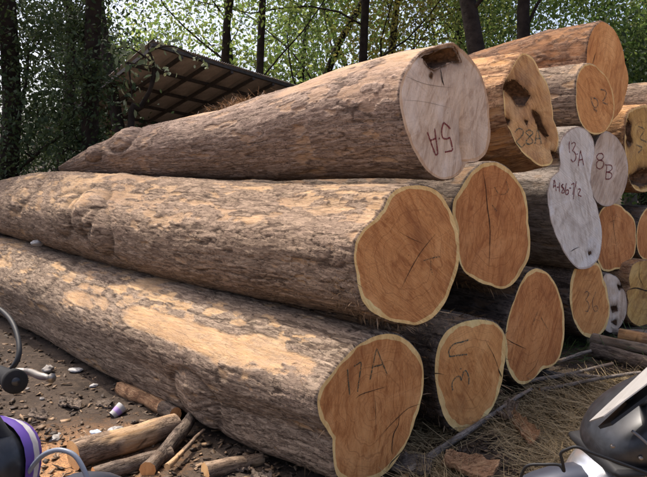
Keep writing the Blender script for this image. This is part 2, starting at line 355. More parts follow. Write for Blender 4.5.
def make_log(label, pts, D, L, bark, wood, sap='sap', sapw=0.045, nt=140, ns=120, stations=None, group='felled logs in the stack',
             peel=0.0, rough=1.0, knots=(), holes=(), cracks=(), marks=(), near=0.012, lump=1.0, peel_top=0.25, zones=(), crease=None, fibres=()):
    SEED[0] += 11; sd = SEED[0]; pts = np.array(pts, float)
    k = px_face(pts, D); P3 = np.array([on_face(p, k) for p in pts]); vz = np.stack([P3 @ V, P3[:, 2]], -1)
    c = 0.5 * (vz.max(0) + vz.min(0)) * 0.5 + 0.5 * vz.mean(0); vc, zc = c
    th, r0 = polar(vz, c, nt); R = r0.mean(); r0 = r0 + 0.0028 * fbm(np.stack([np.cos(th) * R * 22, np.sin(th) * R * 22, 0 * th + sd], -1), 3, sd + 2); af = lambda v: (k - v * math.sin(SL)) / math.cos(SL); a0 = af(vc)
    base = a0 * U + vc * V; base[2] = vz[:, 1].min()
    e = empty('log', tuple(base), label, 'log', group)
    # ---- the round of the log
    st = np.array(stations or [(0, 1, 0, 0), (L, 0.95, 0, 0)], float)
    tt = np.linspace(0, 1, ns); g = 3.0 if near < 0.01 else 2.0
    s = np.concatenate([[0, 0.002, 0.006], 0.010 + (L - 0.01) * (np.exp(g * tt[1:]) - 1) / (math.exp(g) - 1)])
    ns = len(s)
    def sm(col):
        y = np.interp(s, st[:, 0], st[:, col])
        fine = np.linspace(0, L, 400); yy = np.interp(fine, st[:, 0], st[:, col]); kw = 21; ker = np.hanning(kw + 2)[1:-1]; ker /= ker.sum()
        ys = np.convolve(np.pad(yy, kw // 2, 'edge'), ker, 'valid'); return np.interp(s, fine, ys)
    sc, dz, dv = sm(1), sm(2), sm(3); sc *= 1 / sc[0]
    kk = nt // 8; ker = np.hanning(2 * kk + 1); ker /= ker.sum(); rs = np.convolve(np.concatenate([r0[-kk:], r0, r0[:kk]]), ker, 'valid')
    m = (0.75 * sstep(0.15, 1.6, s))[:, None]
    Sg, Tg = np.meshgrid(s, th, indexing='ij')
    rb = (r0[None] * (1 - m) + rs[None] * m) * sc[:, None]
    lc = np.stack([Sg, R * np.cos(Tg), R * np.sin(Tg)], -1); q = lc + sd * 3.7
    S3 = lambda a, b: q * np.array([a, b, b])
    d = lump * (0.026 * fbm(S3(0.9, 2.2), 3, sd) * sstep(0.1, 0.8, Sg) + 0.0045 * fbm(S3(2.2, 5), 2, sd + 5))
    up = np.sin(Tg)
    pm = fbm(S3(1.5, 4.5), 4, sd + 9) + 0.25 * fbm(S3(9, 18), 3, sd + 12); pm = sstep(0.0, 0.16, pm - (0.42 - peel) + peel_top * np.clip(up, -0.4, 1))
    for (s0, s1, t0, t1, amt) in zones:
        zb = sstep(s0 - .12, s0 + .12, Sg) * (1 - sstep(s1 - .25, s1 + .25, Sg)); tg = np.where(Tg < 0, Tg + 2 * np.pi, Tg); zb = zb * sstep(t0 - .12, t0 + .12, tg) * (1 - sstep(t1 - .12, t1 + .12, tg)); zb = zb * sstep(-0.35, 0.05, fbm(S3(2.5, 7), 4, sd + 60) + 0.15 * fbm(S3(14, 30), 2, sd + 61) + .12)
        pm = np.maximum(pm, sstep(.25, .65, zb)) if amt > 0 else pm * (1 - sstep(.3, .6, zb) * min(1, -amt))
    fl = fbm(S3(7, 22), 4, sd + 14) + 0.5 * fbm(S3(1.2, 3), 3, sd + 16) + 0.18 * up; pm = np.maximum(pm, 0.8 * sstep(0.26 - peel, 0.36 - peel, fl))
    pm = pm * sstep(0.0, 0.03, Sg)
    # plates of bark: terraces with sharp broken edges, long fissures and short cross cracks
    w = q + 0.018 * np.stack([fbm(S3(5, 9), 3, sd + 70), fbm(S3(5, 9), 3, sd + 71), fbm(S3(5, 9), 3, sd + 72)], -1)
    W3 = lambda a, b: w * np.array([a, b, b])
    n1 = fbm(W3(5, 15), 4, sd + 20); n2 = fbm(W3(12, 34), 3, sd + 24)
    ter = 0.5 * sstep(-0.06, -0.02, n1) + 0.5 * sstep(0.14, 0.18, n1) + 0.35 * sstep(0.02, 0.06, n2)
    rid = 1 - np.abs(vn(W3(1.7, 38), sd + 30)) * 1.0; fis = sstep(0.90, 0.985, rid) * sstep(-0.25, 0.15, n1)
    rid2 = 1 - np.abs(vn(W3(0.9, 19), sd + 33)); fis = np.maximum(fis, sstep(0.94, 0.99, rid2))
    crs = 1 - np.abs(vn(W3(24, 9), sd + 35)); crs = sstep(0.93, 0.99, crs) * sstep(0.12, 0.3, n2)
    crev = np.clip(fis + 0.8 * crs, 0, 1) * (1 - 0.75 * pm)
    grain = fbm(W3(6, 75), 3, sd + 40)
    d = d + rough * ((1 - pm) * (0.0042 * ter + 0.0010 * n2) - 0.0042 * crev + 0.0022 * grain - 0.003 * pm)
    for (ks, kt, kr, kh) in knots:
        dt = (Tg - kt + np.pi) % (2 * np.pi) - np.pi; rr2 = ((Sg - ks) / (1.3 * kr)) ** 2 + (dt * R / kr) ** 2
        wob = 1 + 0.5 * fbm(S3(7, 9), 3, sd + 50)
        d = d + kh * np.exp(-rr2 * 1.4 * wob) - 0.4 * abs(kh) * np.exp(-((np.sqrt(rr2) - 1.1) / 0.16) ** 2) + 0.35 * abs(kh) * np.exp(-rr2) * fbm(S3(9, 16), 3, sd + 52)
        crev = np.clip(crev + 0.7 * np.exp(-((np.sqrt(rr2) - 1.1) / 0.12) ** 2), 0, 1)
    rim = sstep(0, 0.02, Sg); d = d * rim + 0.006 * rough * sstep(0.0015, 0.006, Sg)
    ch = fbm(np.stack([np.cos(th) * R * 9, np.sin(th) * R * 9, 0 * th], -1) + sd, 3, sd + 3)   # uneven saw edge
    rr = np.maximum(rb + d, 0.02)
    vv = vc + dv[:, None] + rr * np.cos(Tg); zz = zc + dz[:, None] + rr * np.sin(Tg)
    aa = Sg + a0 + (af(vv) - a0) * np.clip(1 - Sg / 0.8, 0, 1)
    ver = aa[..., None] * U + vv[..., None] * V + zz[..., None] * ZZ
    mesh('bark', ver, grid_faces(ns, nt, True)[:, ::-1], M[bark], e, {'lc': lc.reshape(-1, 3), 'peel': pm.ravel(), 'crev': crev.ravel()}, origin=base)
    for (t0, t1, nf_) in fibres:                                     # torn bast hanging from the rim
        fr_ = np.random.default_rng(sd); ii = ((fr_.uniform(t0, t1, nf_) + np.pi) / (2 * np.pi) * nt).astype(int) % nt; jj = fr_.integers(3, max(5, int(ns * .18)), nf_)
        p_ = ver[jj, ii]; od = p_ - (vc * V + zc * ZZ + ((p_ @ U)[:, None]) * U); od /= np.linalg.norm(od, axis=1)[:, None]; dl = -U * fr_.uniform(.3, 1.2, (nf_, 1)) + od * fr_.uniform(.1, .6, (nf_, 1)) + fr_.normal(0, .4, (nf_, 3)); ll = fr_.uniform(.015, .06, (nf_, 1)); ww = np.cross(dl, od); ww = ww / (np.linalg.norm(ww, axis=1)[:, None] + 1e-9) * fr_.uniform(.0008, .004, (nf_, 1))
        fv_ = np.stack([p_ - ww, p_ + ww, p_ + dl * ll * .6 + ww * .7 - ZZ * .003, p_ + dl * ll - ZZ * .01, p_ + dl * ll * .6 - ww * .7 - ZZ * .003], 1).reshape(-1, 3)
        tag(mesh('bark_fibres', fv_, np.arange(nf_)[:, None] * 5 + np.array([[0, 1, 2, 3, 4]]), M['fibre'], e, {'rnd': np.repeat(fr_.uniform(0, 1, nf_), 5)}, smooth=False, origin=base), kind='stuff')
    # far end
    cen = ver[-1].mean(0); fv = np.concatenate([ver[-1], [cen + U * 0.01]]); ff = [(i, (i + 1) % nt, nt) for i in range(nt)]
    fcc = np.stack([(fv - cen) @ V, (fv - cen)[:, 2], np.r_[np.ones(nt), 0]], -1)
    mesh('far_cut_face', fv, ff, M[wood], e, {'fc': fcc}, origin=base)
    # ---- the near cut: heartwood, ring of sapwood
    nr = 46; inr = r0 * (1 - sapw / R * np.clip(1 + 0.9 * ch, 0.4, 1.7)); N2 = -NF; H2 = np.cross(ZZ, NF)
    holes_vz = []
    for hp in holes:
        hp = np.array(hp, float); Q = np.array([on_face(p, k) for p in hp]); holes_vz.append(np.stack([Q @ V, Q[:, 2]], -1))
    def disc(name, ra, rbm, nrr, mat, parent):
        f = np.linspace(0, 1, nrr)[:, None]; rr = ra[None] + (rbm - ra)[None] * f
        vv = vc + rr * np.cos(th)[None]; zz = zc + rr * np.sin(th)[None]; A = af(vv)
        ver = A[..., None] * U + vv[..., None] * V + zz[..., None] * ZZ
        ga = (sd * 0.37) % 1.6 - 0.8; gp_, gq_ = (vv - vc) * math.cos(ga) - (zz - zc) * math.sin(ga), (vv - vc) * math.sin(ga) + (zz - zc) * math.cos(ga)
        fc = np.stack([gp_ + sd * 1.3, gq_ + sd * 0.7, rr / r0[None]], -1)
        dd = 0.0016 * fbm(np.stack([(vv - vc) * 6, (zz - zc) * 6, 0 * vv], -1) + sd, 3, sd) * (1 - (rr / r0[None]) ** 6)
        if crease is not None:
            ca, cb_ = [np.array([on_face(p, k) @ V, on_face(p, k)[2]]) for p in crease]; cd = cb_ - ca; cl = np.linalg.norm(cd); cd /= cl
            px_, pz_ = vv - ca[0], zz - ca[1]; al = px_ * cd[0] + pz_ * cd[1]; pe_ = px_ * cd[1] - pz_ * cd[0]; pe_ = pe_ + 0.012 * fbm(np.stack([al * 9, 0 * al, 0 * al], -1), 2, 5)
            dd = dd - (1 - sstep(0.2 * cl, 1.05 * cl, al)) * (0.045 * np.exp(-np.abs(pe_) / 0.022)) * (rr / r0[None] < 0.999)
        ver = ver + dd[..., None] * N2
        F = grid_faces(nrr, nt, True); stain = np.zeros(vv.shape)
        for hp in holes_vz:                                          # decayed wood round a hollow
            hd = np.full(vv.shape, 9.0)
            for i_ in range(len(hp)):
                p0_, p1_ = hp[i_], hp[(i_ + 1) % len(hp)]; e_ = p1_ - p0_; tt_ = np.clip(((vv - p0_[0]) * e_[0] + (zz - p0_[1]) * e_[1]) / (e_ @ e_ + 1e-9), 0, 1); hd = np.minimum(hd, np.hypot(vv - p0_[0] - tt_ * e_[0], zz - p0_[1] - tt_ * e_[1]))
            stain = np.maximum(stain, np.exp(-hd / (0.012 + 0.05 * min(.3, np.ptp(hp[:, 0])))) * np.clip(0.75 + 0.9 * fbm(np.stack([vv * 22, zz * 22, 0 * vv], -1), 3, sd), 0, 1))
        stain = np.clip(stain, 0, .9); ver = ver - (0.012 * stain)[..., None] * N2
        if holes_vz:
            pc = np.stack([vv, zz], -1).reshape(-1, 2)[F].mean(1); pc = pc + 0.007 * np.stack([fbm(np.c_[pc * 30, pc[:, 0] * 0], 3, 3), fbm(np.c_[pc * 30, pc[:, 0] * 0], 3, 4)], -1); keep = np.ones(len(F), bool)
            for hp in holes_vz: keep &= ~inpoly(pc[:, 0], pc[:, 1], hp)
            F = F[keep]
        return mesh(name, ver, F, M[mat], parent, {'stain': stain.ravel(), 'fc': fc.reshape(-1, 3), 'fa': np.stack([np.cos(th)[None] + 0 * rr + sd, np.sin(th)[None] + 0 * rr, rr / r0[None]], -1).reshape(-1, 3)}, origin=base)
    cf = disc('cut_face', inr * 0.0 + 0.002, inr, nr if holes else 30, wood, e)
    disc('sapwood_ring', inr, r0, 6, sap, cf)
    for hp in holes_vz:                                              # rotten hollow: a real pocket running into the log
        mb = MB(); rings = []; hc = hp.mean(0); nn = 40
        idx = np.linspace(0, len(hp), nn, endpoint=False); hpp = np.array([hp[int(i)] * (1 - i % 1) + hp[(int(i) + 1) % len(hp)] * (i % 1) for i in idx])
        for j in range(9):
            f = j / 8.0; x = hc + (hpp - hc) * (1.10 - 0.75 * f ** 1.5) * (1 + 0.14 * rng.standard_normal((nn, 1)) * (0.2 + f))
            dep = 0.003 + 0.16 * f * min(1, 0.3 + 3 * np.ptp(hp[:, 0]))
            rings.append([(af(q_[0]) + dep) * U + q_[0] * V + q_[1] * ZZ for q_ in x])
        mb.loft(rings, cap=False); mb.f.append(tuple(range(8 * nn, 9 * nn)))
        mb.build('rot_hollow', M['rot'], cf, origin=base)
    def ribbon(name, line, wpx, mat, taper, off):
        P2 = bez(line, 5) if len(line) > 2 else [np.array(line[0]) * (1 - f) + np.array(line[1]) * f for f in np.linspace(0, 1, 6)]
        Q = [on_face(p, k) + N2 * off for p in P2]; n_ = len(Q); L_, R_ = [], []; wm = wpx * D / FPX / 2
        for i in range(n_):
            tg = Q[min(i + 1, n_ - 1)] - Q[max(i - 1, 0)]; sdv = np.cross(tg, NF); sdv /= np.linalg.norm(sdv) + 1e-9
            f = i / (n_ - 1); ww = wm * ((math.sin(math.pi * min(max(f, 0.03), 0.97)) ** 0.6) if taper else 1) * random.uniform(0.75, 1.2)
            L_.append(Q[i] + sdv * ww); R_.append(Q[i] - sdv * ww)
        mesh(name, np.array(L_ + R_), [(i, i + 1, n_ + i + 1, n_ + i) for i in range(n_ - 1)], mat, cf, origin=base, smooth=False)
    for (line, wpx) in cracks: ribbon('crack', line, wpx * 0.62, M['crack'], True, 0.0022)  # flat near-black strips paint the shade inside the cracks; nothing is recessed
    for (line, wpx, mt) in marks: ribbon('written_stroke', line, wpx, M[mt], False, 0.0026)
    return e
def sc_(o, s, *lines): return [[(o[0] + x / s, o[1] + y / s) for x, y in l] for l in lines]

O = {}
O['B1']=[(387.3,333.8),(398.8,335.8),(412,344.7),(419.2,354.6),(423,366),(423.8,382.6),(421.2,399),(415.3,418.8),(408.7,438.6),(400.5,453.4),(390.6,468.2),(380.7,477),(362.6,482),(346,481),(336.2,474.8),(333.6,458),(333,438.6),(326.4,428.7),(319,415.5),(317,400.7),(320.4,387.5),(333,372.7),(346,356),(359.3,344.7),(372.5,337)]
O['M1']=[(410.9,185.6),(426.4,186.6),(438.5,191.4),(447.2,204.6),(454,220),(458.3,234),(459.3,249.5),(458.3,266.8),(452.4,284),(443.7,304.9),(431.6,318.7),(417.8,324.6),(402.2,322.8),(385,318.7),(371,311),(362.5,301.4),(359,289.3),(356.6,273.7),(353.8,256.4),(355.6,242.6),(362.5,230.5),(374.6,220),(383.2,209.8),(388.4,197.7),(397,189)]
O['M2']=[(480.9,164.2),(496.6,162.6),(507.6,168.2),(517,179.9),(524.9,192.5),(527.4,206.6),(528,222.3),(530.3,241.2),(529,258.5),(521.8,271),(513.9,283.6),(502.9,289),(490.3,285.2),(474.6,279),(463.6,271),(458.2,258.5),(457.3,244.3),(456.4,228.6),(452.6,212.9),(453.2,200.3),(460.4,189.3),(468.3,176.7)]
O['B2']=[(483.3,320),(493.6,322),(501,327.9),(505.3,336.7),(505.3,352.8),(503.3,370.4),(500.3,388),(495,402.6),(484.8,418.8),(473,430.5),(462.8,432.8),(454,429),(445.2,418.8),(440.8,405.6),(437,388),(435,371.8),(435.8,355.7),(439.3,342.5),(446.7,330.8),(458.4,324),(471.6,320.5)]
O['B3']=[(535.5,268.2),(545.7,272),(553,279.9),(558.9,293),(563.3,309.3),(564.2,323.9),(563.3,343),(559.8,357.6),(553,365.9),(542.8,368.8),(535.5,376.7),(526.7,384),(519.3,384),(512,376.7),(507,365),(505.2,348.8),(506,331.2),(509,315),(515,299),(520.8,282.9),(528,272)]
O['M3']=[(578.6,126.7),(587,130),(593.7,140),(594.4,151.9),(591,167),(589.7,182),(593,197),(598.8,215.5),(602,232.3),(601.4,245.7),(598.8,259),(590.4,267.5),(578.6,269),(568.6,259),(560.2,244),(553.5,229),(549.2,210.5),(547.5,192),(550.2,178.7),(558.5,172),(560.9,162),(558.5,151.9),(561.9,136.8),(570.3,129)]
O['T3']=[(604,131),(612.5,134.3),(621,143.7),(626,155),(628,169.2),(626.6,183.3),(622.4,194.6),(615.3,203),(606.8,206.5),(598.3,203),(592.6,194.6),(590.4,183.3),(590.4,169.2),(593.2,153.6),(598.3,138)]
O['M4']=[(617,204),(625.5,210.8),(634.6,221),(636,235.3),(634.6,253.8),(628.9,262.2),(615.4,269),(602,270),(597,257),(595.3,240),(597,220),(602,208.5)]
O['B4']=[(598.6,264),(603,279),(608,297.5),(609.7,314.3),(605.3,329.4),(595.3,337.8),(585.2,336),(576.8,326),(571.8,311),(570,292.5),(571.8,275.7),(576.8,264),(587,260.5)]
O['B5']=[(605.3,274),(613.7,275.7),(622.1,287.4),(626.5,299.2),(625.5,316),(620.5,326),(610.4,332.8),(602,324.4),(598,308),(600,291)]
O['B6']=[(632.2,265.6),(644,261.2),(656,264),(663,276),(660,290),(664,304),(660,318),(647,325),(635.6,324.4),(627,314.3),(628.9,302.5),(627,291),(631,288),(628.9,279)]
O['M5']=[(642.3,213.5),(637.5,227),(636.6,240.4),(639,253.8),(645.7,260.5),(656,262),(665,254),(668,238),(665,220),(656,208),(648,207)]
O['U2']=[(587,63.6),(600,70.4),(609.6,83.6),(614,100.6),(613.4,117.5),(606.6,130),(596.4,134.5),(585,128.9),(577.5,111.9),(576.4,93),(577.5,76),(582,66.6)]
O['U1']=[(602,21.3),(611.5,27),(621,44),(624.7,62.8),(628.5,78),(625.5,95),(621,110),(613,119),(605,122),(597,118),(590,105),(587,85),(587,60),(589,40),(594,28)]
O['T2']=[(522.8,52.3),(532.3,57),(539.8,72.3),(549.2,91),(551,102.5),(553,119.4),(558.7,138.3),(556.8,151.5),(551,164.7),(541.7,166.6),(530.4,159),(519,147.7),(511.5,132.6),(505.8,119.4),(504,100.6),(503.2,85.5),(511.5,70.4)]
O['T1']=[(454.4,43.4),(460.5,48.4),(473.9,61.8),(482.2,77),(486.6,93.7),(489,117),(490,140.6),(485.6,154),(475.5,161.7),(466.5,162.4),(462,170.8),(452,178),(440.3,179.2),(427,170.8),(416.9,155.7),(408.5,137.3),(401.8,113.8),(399.4,93.7),(401.8,80.3),(411.8,63.5),(420.2,54),(436,47)]
O['R1']=[(628,112.5),(639.3,107),(650,105),(662,110),(668,130),(668,155),(664,178),(650,190),(636,190),(630,182),(627,173),(626,155),(625,135)]
O['R2']=[(664,82),(676,88),(682,102),(678,118),(668,124),(656,118),(650,104),(653,90)]

g = 'chalk_green'
ck = sc_((335, 340), 3.674, [(75,215),(95,200),(130,188),(190,170)], [(310,235),(270,250),(235,280),(195,320),(150,370)], [(235,265),(232,310),(215,345),(208,400),(212,420)], [(255,400),(230,425),(205,450),(195,470)], [(145,210),(148,250),(150,340)])
mk = sc_((335, 340), 3.674, [(45,108),(48,150),(53,200)], [(68,96),(80,90),(95,84),(89,135),(82,190)], [(128,145),(140,85),(152,30)], [(152,30),(172,80),(190,125)], [(138,98),(158,94),(176,88)])
make_log('large bark log at the front, chalked 17A on its cracked brown end', O['B1'], 3.21, 7.6, 'bark_grey', 'wood_brown',
    fibres=[(-3.1,3.1,120)], zones=[(.0,2.4,1.0,2.15,-.9),(.12,2.0,2.30,2.72,1),(2.3,3.0,2.4,2.7,1),(4.4,5.6,2.3,2.8,1)], nt=330, ns=430, near=0.006, sapw=0.020, peel=-0.02, peel_top=0.22, stations=[(0,1,0,0),(.3,1.04,-.01,0),(.8,1.10,-.03,0),(1.5,1.13,-.03,0),(3,1.11,-.03,0),(5,1.10,-.02,0),(7.6,1.08,-.02,0)],
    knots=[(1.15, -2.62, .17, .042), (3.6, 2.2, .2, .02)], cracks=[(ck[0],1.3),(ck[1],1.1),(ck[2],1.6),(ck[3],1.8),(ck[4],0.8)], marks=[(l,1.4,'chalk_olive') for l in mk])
ck = sc_((340, 170), 2.892, [(275,185),(235,235),(205,285),(175,345)], [(170,178),(205,198),(245,215)])
mk = sc_((340, 170), 2.892, [(240,262),(265,255),(290,250)], [(262,262),(262,285),(268,305)])
make_log('long knotty log in the middle row with a wavy pale rim round its brown end', O['M1'], 3.3, 6.25, 'bark_tan', 'wood_brown',
    nt=330, ns=430, near=0.006, sapw=0.020, peel=-0.08, peel_top=0.26, rough=1.0, fibres=[(-2.9,-1.2,260)], zones=[(.6,2.2,1.9,2.5,-.6),(.8,1.5,2.5,2.75,1),(2.2,2.9,2.2,2.5,1)], stations=[(0,1,0,0),(1.2,1.03,-.02,0),(2,1.04,-.03,0),(3,1.07,-.02,0),(4,1.08,-.01,0),(5,1.04,0,0),(5.8,.92,-.02,0),(6.25,.84,-.03,0)],
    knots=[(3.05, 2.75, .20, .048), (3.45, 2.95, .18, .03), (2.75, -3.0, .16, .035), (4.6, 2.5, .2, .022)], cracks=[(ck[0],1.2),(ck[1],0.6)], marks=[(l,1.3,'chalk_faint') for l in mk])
ck = sc_((440, 150), 3.18, [(135,65),(145,120),(150,180),(158,240),(158,300),(155,365)])
mk = sc_((440, 150), 3.18, [(172,118),(185,138),(205,140),(216,125),(210,100)], [(165,175),(180,195)])
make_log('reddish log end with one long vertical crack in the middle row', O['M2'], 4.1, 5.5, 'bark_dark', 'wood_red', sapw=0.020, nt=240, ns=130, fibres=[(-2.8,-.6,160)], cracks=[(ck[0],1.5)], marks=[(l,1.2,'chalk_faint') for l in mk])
mk = sc_((440, 330), 5.96, [(172,57),(125,72),(80,85),(52,120),(56,156),(58,158)], [(58,158),(110,150),(160,145)], [(116,234),(126,228)], [(75,360),(70,320),(90,285),(115,275),(125,300)], [(125,300),(140,250),(155,245),(170,280),(170,325)])
ck = sc_((410, 300), 3.41, [(255,135),(285,190),(305,245)], [(300,235),(312,262)])
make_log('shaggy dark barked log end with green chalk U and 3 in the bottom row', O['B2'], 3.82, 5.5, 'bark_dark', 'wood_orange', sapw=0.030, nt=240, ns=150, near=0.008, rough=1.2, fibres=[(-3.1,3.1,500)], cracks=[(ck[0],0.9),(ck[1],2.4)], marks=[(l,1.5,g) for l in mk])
mk = sc_((510, 290), 5.3, [(145,115),(130,150),(118,185)], [(162,145),(180,175),(198,205)])
ck = sc_((490, 255), 3.41, [(55,285),(75,298),(100,310),(122,320)], [(165,355),(150,385),(120,415)])
make_log('smooth orange log end with a lobed lower edge, third in the bottom row', O['B3'], 4.42, 5.5, 'bark_dark', 'wood_red', sapw=0.018, nt=240, ns=130, cracks=[(ck[0],1.2),(ck[1],0.7)], marks=[(l,1.1,'chalk_faint') for l in mk])
mk = sc_((545, 130), 6.81, [(165,75),(163,115),(166,155)], [(178,95),(195,84),(205,100),(185,140)], [(185,140),(205,160),(208,195),(190,216),(174,200)], [(213,165),(222,163)], [(225,245),(232,190),(240,140)], [(240,140),(252,190),(262,240)], [(229,205),(256,200)],
    [(55,395),(62,340),(75,415)], [(58,382),(73,380)], [(80,390),(92,388)], [(98,358),(97,420)], [(122,368),(110,380),(124,396),(112,425),(130,425),(126,398),(112,388),(122,368)], [(145,362),(138,400),(142,438),(158,430),(156,408),(142,412)], [(164,396),(176,395)], [(178,372),(196,366),(188,440)], [(212,350),(200,410),(190,472)], [(224,402),(240,405),(225,440),(246,452)])
make_log('whitewashed figure-eight log end painted 13-A in red', O['M3'], 4.97, 5.0, 'bark_smooth', 'wood_white', 'sap_grey', sapw=0.008, nt=260, ns=120, rough=0.35, marks=[(l,1.15,'paint_red') for l in mk],
    holes=[[(589.3,251.2),(591.6,251.2),(591.8,254.6),(589.5,254.6)]], cracks=[(sc_((520,115),2.984,[(150,408),(162,400),(176,394)])[0],1.4)])
mk = sc_((545, 130), 6.81, [(362,162),(385,160),(398,180),(385,200),(365,205),(350,185),(362,162)], [(365,205),(392,212),(398,240),(375,265),(350,252),(350,225),(365,205)], [(408,238),(417,236)], [(420,238),(416,285),(411,334)], [(420,238),(448,240),(456,262),(440,280),(418,286)], [(418,286),(446,292),(454,312),(440,332),(411,334)])
make_log('grey oval log end painted 8-B in red', O['T3'], 5.45, 4.6, 'bark_smooth', 'wood_grey', 'sap_grey', sapw=0.010, nt=200, ns=100, rough=0.5, marks=[(l,1.1,'paint_red') for l in mk])
make_log('orange log end half hidden behind the white painted log', O['M4'], 5.8, 4.6, 'bark_dark', 'wood_red', sapw=0.014, nt=180, ns=90, cracks=[([(612,212),(614,232),(617,250)],0.6)], marks=[([(616,214),(614,222),(613,230)],1.0,'chalk_faint'),([(610,222),(615,220)],0.9,'chalk_faint')])
mk = sc_((575, 280), 11.93, [(112,155),(135,135),(162,155),(150,195),(125,235)], [(125,240),(155,270),(165,320),(150,370),(118,372)], [(245,140),(225,190),(205,260),(215,340),(240,375),(268,350),(255,310),(225,320)])
make_log('narrow upright oval log end chalked 36 in the bottom row', O['B4'], 5.2, 4.8, 'bark_dark', 'wood_orange', sapw=0.026, nt=200, ns=110, marks=[(l,1.1,'chalk_grey') for l in mk])
make_log('small ash grey rotten log end low in the stack', O['B5'], 5.55, 4.6, 'bark_smooth', 'wood_grey', 'sap_grey', sapw=0.008, nt=180, ns=80, holes=[[(612,307),(617,306),(618,311),(613,313)],[(618,285),(623,287),(620,290)],[(612,322),(617,320),(617,325)]])
make_log('lumpy yellow log end at the right edge of the bottom row', O['B6'], 5.9, 4.6, 'bark_stripped', 'wood_yellow', 'wood_yellow', sapw=0.012, nt=180, ns=80, cracks=[([(627,290),(636,288),(648,291),(658,289)],2.0),([(640,266),(639,276),(643,286)],1.0)])
make_log('orange log end cut off by the right edge, above the lumpy yellow log', O['M5'], 6.2, 4.6, 'bark_dark', 'wood_red', sapw=0.014, nt=160, ns=80)
mk = sc_((500, 60), 4.77, [(432,175),(438,205),(452,228),(466,215),(462,190),(440,178)], [(478,140),(505,150),(500,180),(488,200),(512,212)], [(445,235),(462,245)])
make_log('medium log with a plain orange oval end on top of the 13-A log', O['U2'], 5.15, 3.0, 'bark_grey', 'wood_orange', sapw=0.010, nt=240, ns=150, near=0.01, rough=0.9, marks=[(l,1.5,'chalk_grey') for l in mk])
make_log('huge bare orange log topmost at the back of the stack', O['U1'], 5.5, 2.6, 'bark_rust', 'wood_orange', 'wood_orange', sapw=0.012, nt=220, ns=130, peel=0.05, stations=[(0,1,0,0),(.5,1.02,-.01,0),(1.5,.95,-.12,0),(2.6,.85,-.3,0)], cracks=[([(596,52),(594,58),(592,66)],1.0)])
mk = sc_((500, 60), 4.77, [(70,345),(85,328),(105,332),(108,355),(75,390)], [(75,390),(100,415),(118,400)], [(138,332),(122,345),(140,366),(156,388),(140,402),(122,392),(138,368),(156,348),(138,332)], [(165,402),(178,335),(196,400)], [(169,376),(190,374)])
hl = sc_((500, 60), 4.77, [(12,118),(60,90),(95,110),(130,150),(150,172),(122,214),(80,214),(60,170),(14,136)], [(158,238),(190,265),(205,310),(236,365),(224,368),(185,330),(165,270)], [(245,432),(275,445),(282,468),(255,470)], [(28,275),(50,288),(40,306)], [(120,285),(136,290),(130,316)])
make_log('pale log end eaten by dark rot holes, beside the 5-A log', O['T2'], 4.4, 3.2, 'bark_stripped', 'wood_pale', sapw=0.010, nt=300, ns=130, peel=0.25, rough=0.7, holes=hl, marks=[(l,1.3,g) for l in mk], stations=[(0,1,0,0),(.15,1.05,-.02,-.02),(.4,1.08,-.03,-.03),(1.5,.95,-.08,0),(3.2,.8,-.22,0)])
mk = sc_((420, 110), 9.55, [(68,212),(95,290),(140,415)], [(140,415),(152,428),(168,420)], [(168,420),(155,310),(137,178)], [(92,292),(120,282),(148,270)], [(176,274),(188,270)], [(222,120),(205,190),(212,258),(242,276),(286,262)], [(222,120),(255,145),(287,180)], [(284,262),(298,325),(306,382),(270,395),(234,402)])
make_log('thick tapering pink-brown log on top of the stack, painted 5-A in red', O['T1'], 3.5, 5.05, 'bark_pink', 'wood_grey', 'sap_tan', sapw=0.016, nt=330, ns=380, near=0.006, peel=-0.06, peel_top=0.05, rough=0.8, crease=[(466.5,163),(461,95)], zones=[(-.2,1.15,1.0,2.45,1),(1.6,2.6,1.6,2.1,1)],
    stations=[(0,1,0.0,0),(.3,.98,.0,0),(.7,.93,-.02,0),(1.2,.85,-.07,0),(2,.74,-.12,0),(3,.65,-.14,0),(3.6,.56,-.17,0),(4,.46,-.20,0),(4.5,.30,-.25,0),(4.85,.17,-.28,0),(5.05,.08,-.30,0)],
    knots=[(3.3,2.4,.2,.05),(3.9,2.9,.15,.04)], marks=[(l,1.7,'paint_red') for l in mk],
    holes=[[(421,56),(430,66),(435,70),(443,66),(452,62),(461,62),(456,50),(453,47),(437,51)], [(432,72),(433.5,74),(432.5,78),(431,76)]],
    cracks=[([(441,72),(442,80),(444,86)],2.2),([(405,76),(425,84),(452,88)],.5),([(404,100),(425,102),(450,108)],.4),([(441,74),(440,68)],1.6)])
make_log('hollow ragged yellow-brown log end at the right edge, beside the 8-B log', O['R1'], 6.1, 4.4, 'bark_stripped', 'wood_yellow', 'sap', sapw=0.018, nt=240, ns=90, lump=1.5,
    holes=[[(628,118),(632,124),(631,134),(633,142),(629,147),(627,140),(626.5,128)], [(630,176),(638,170),(646,168),(652,172),(652,184),(640,187),(632,184)]],
    marks=[([(638,126),(644,130),(640,138),(646,142)],1.5,'chalk_grey'),([(636,145),(642,148),(638,153)],1.5,'chalk_grey')])
make_log('weathered pale log lying above the hollow log at the right edge', O['R2'], 6.5, 4.6, 'bark_tan', 'wood_pale', nt=140, ns=90, peel=0.1)

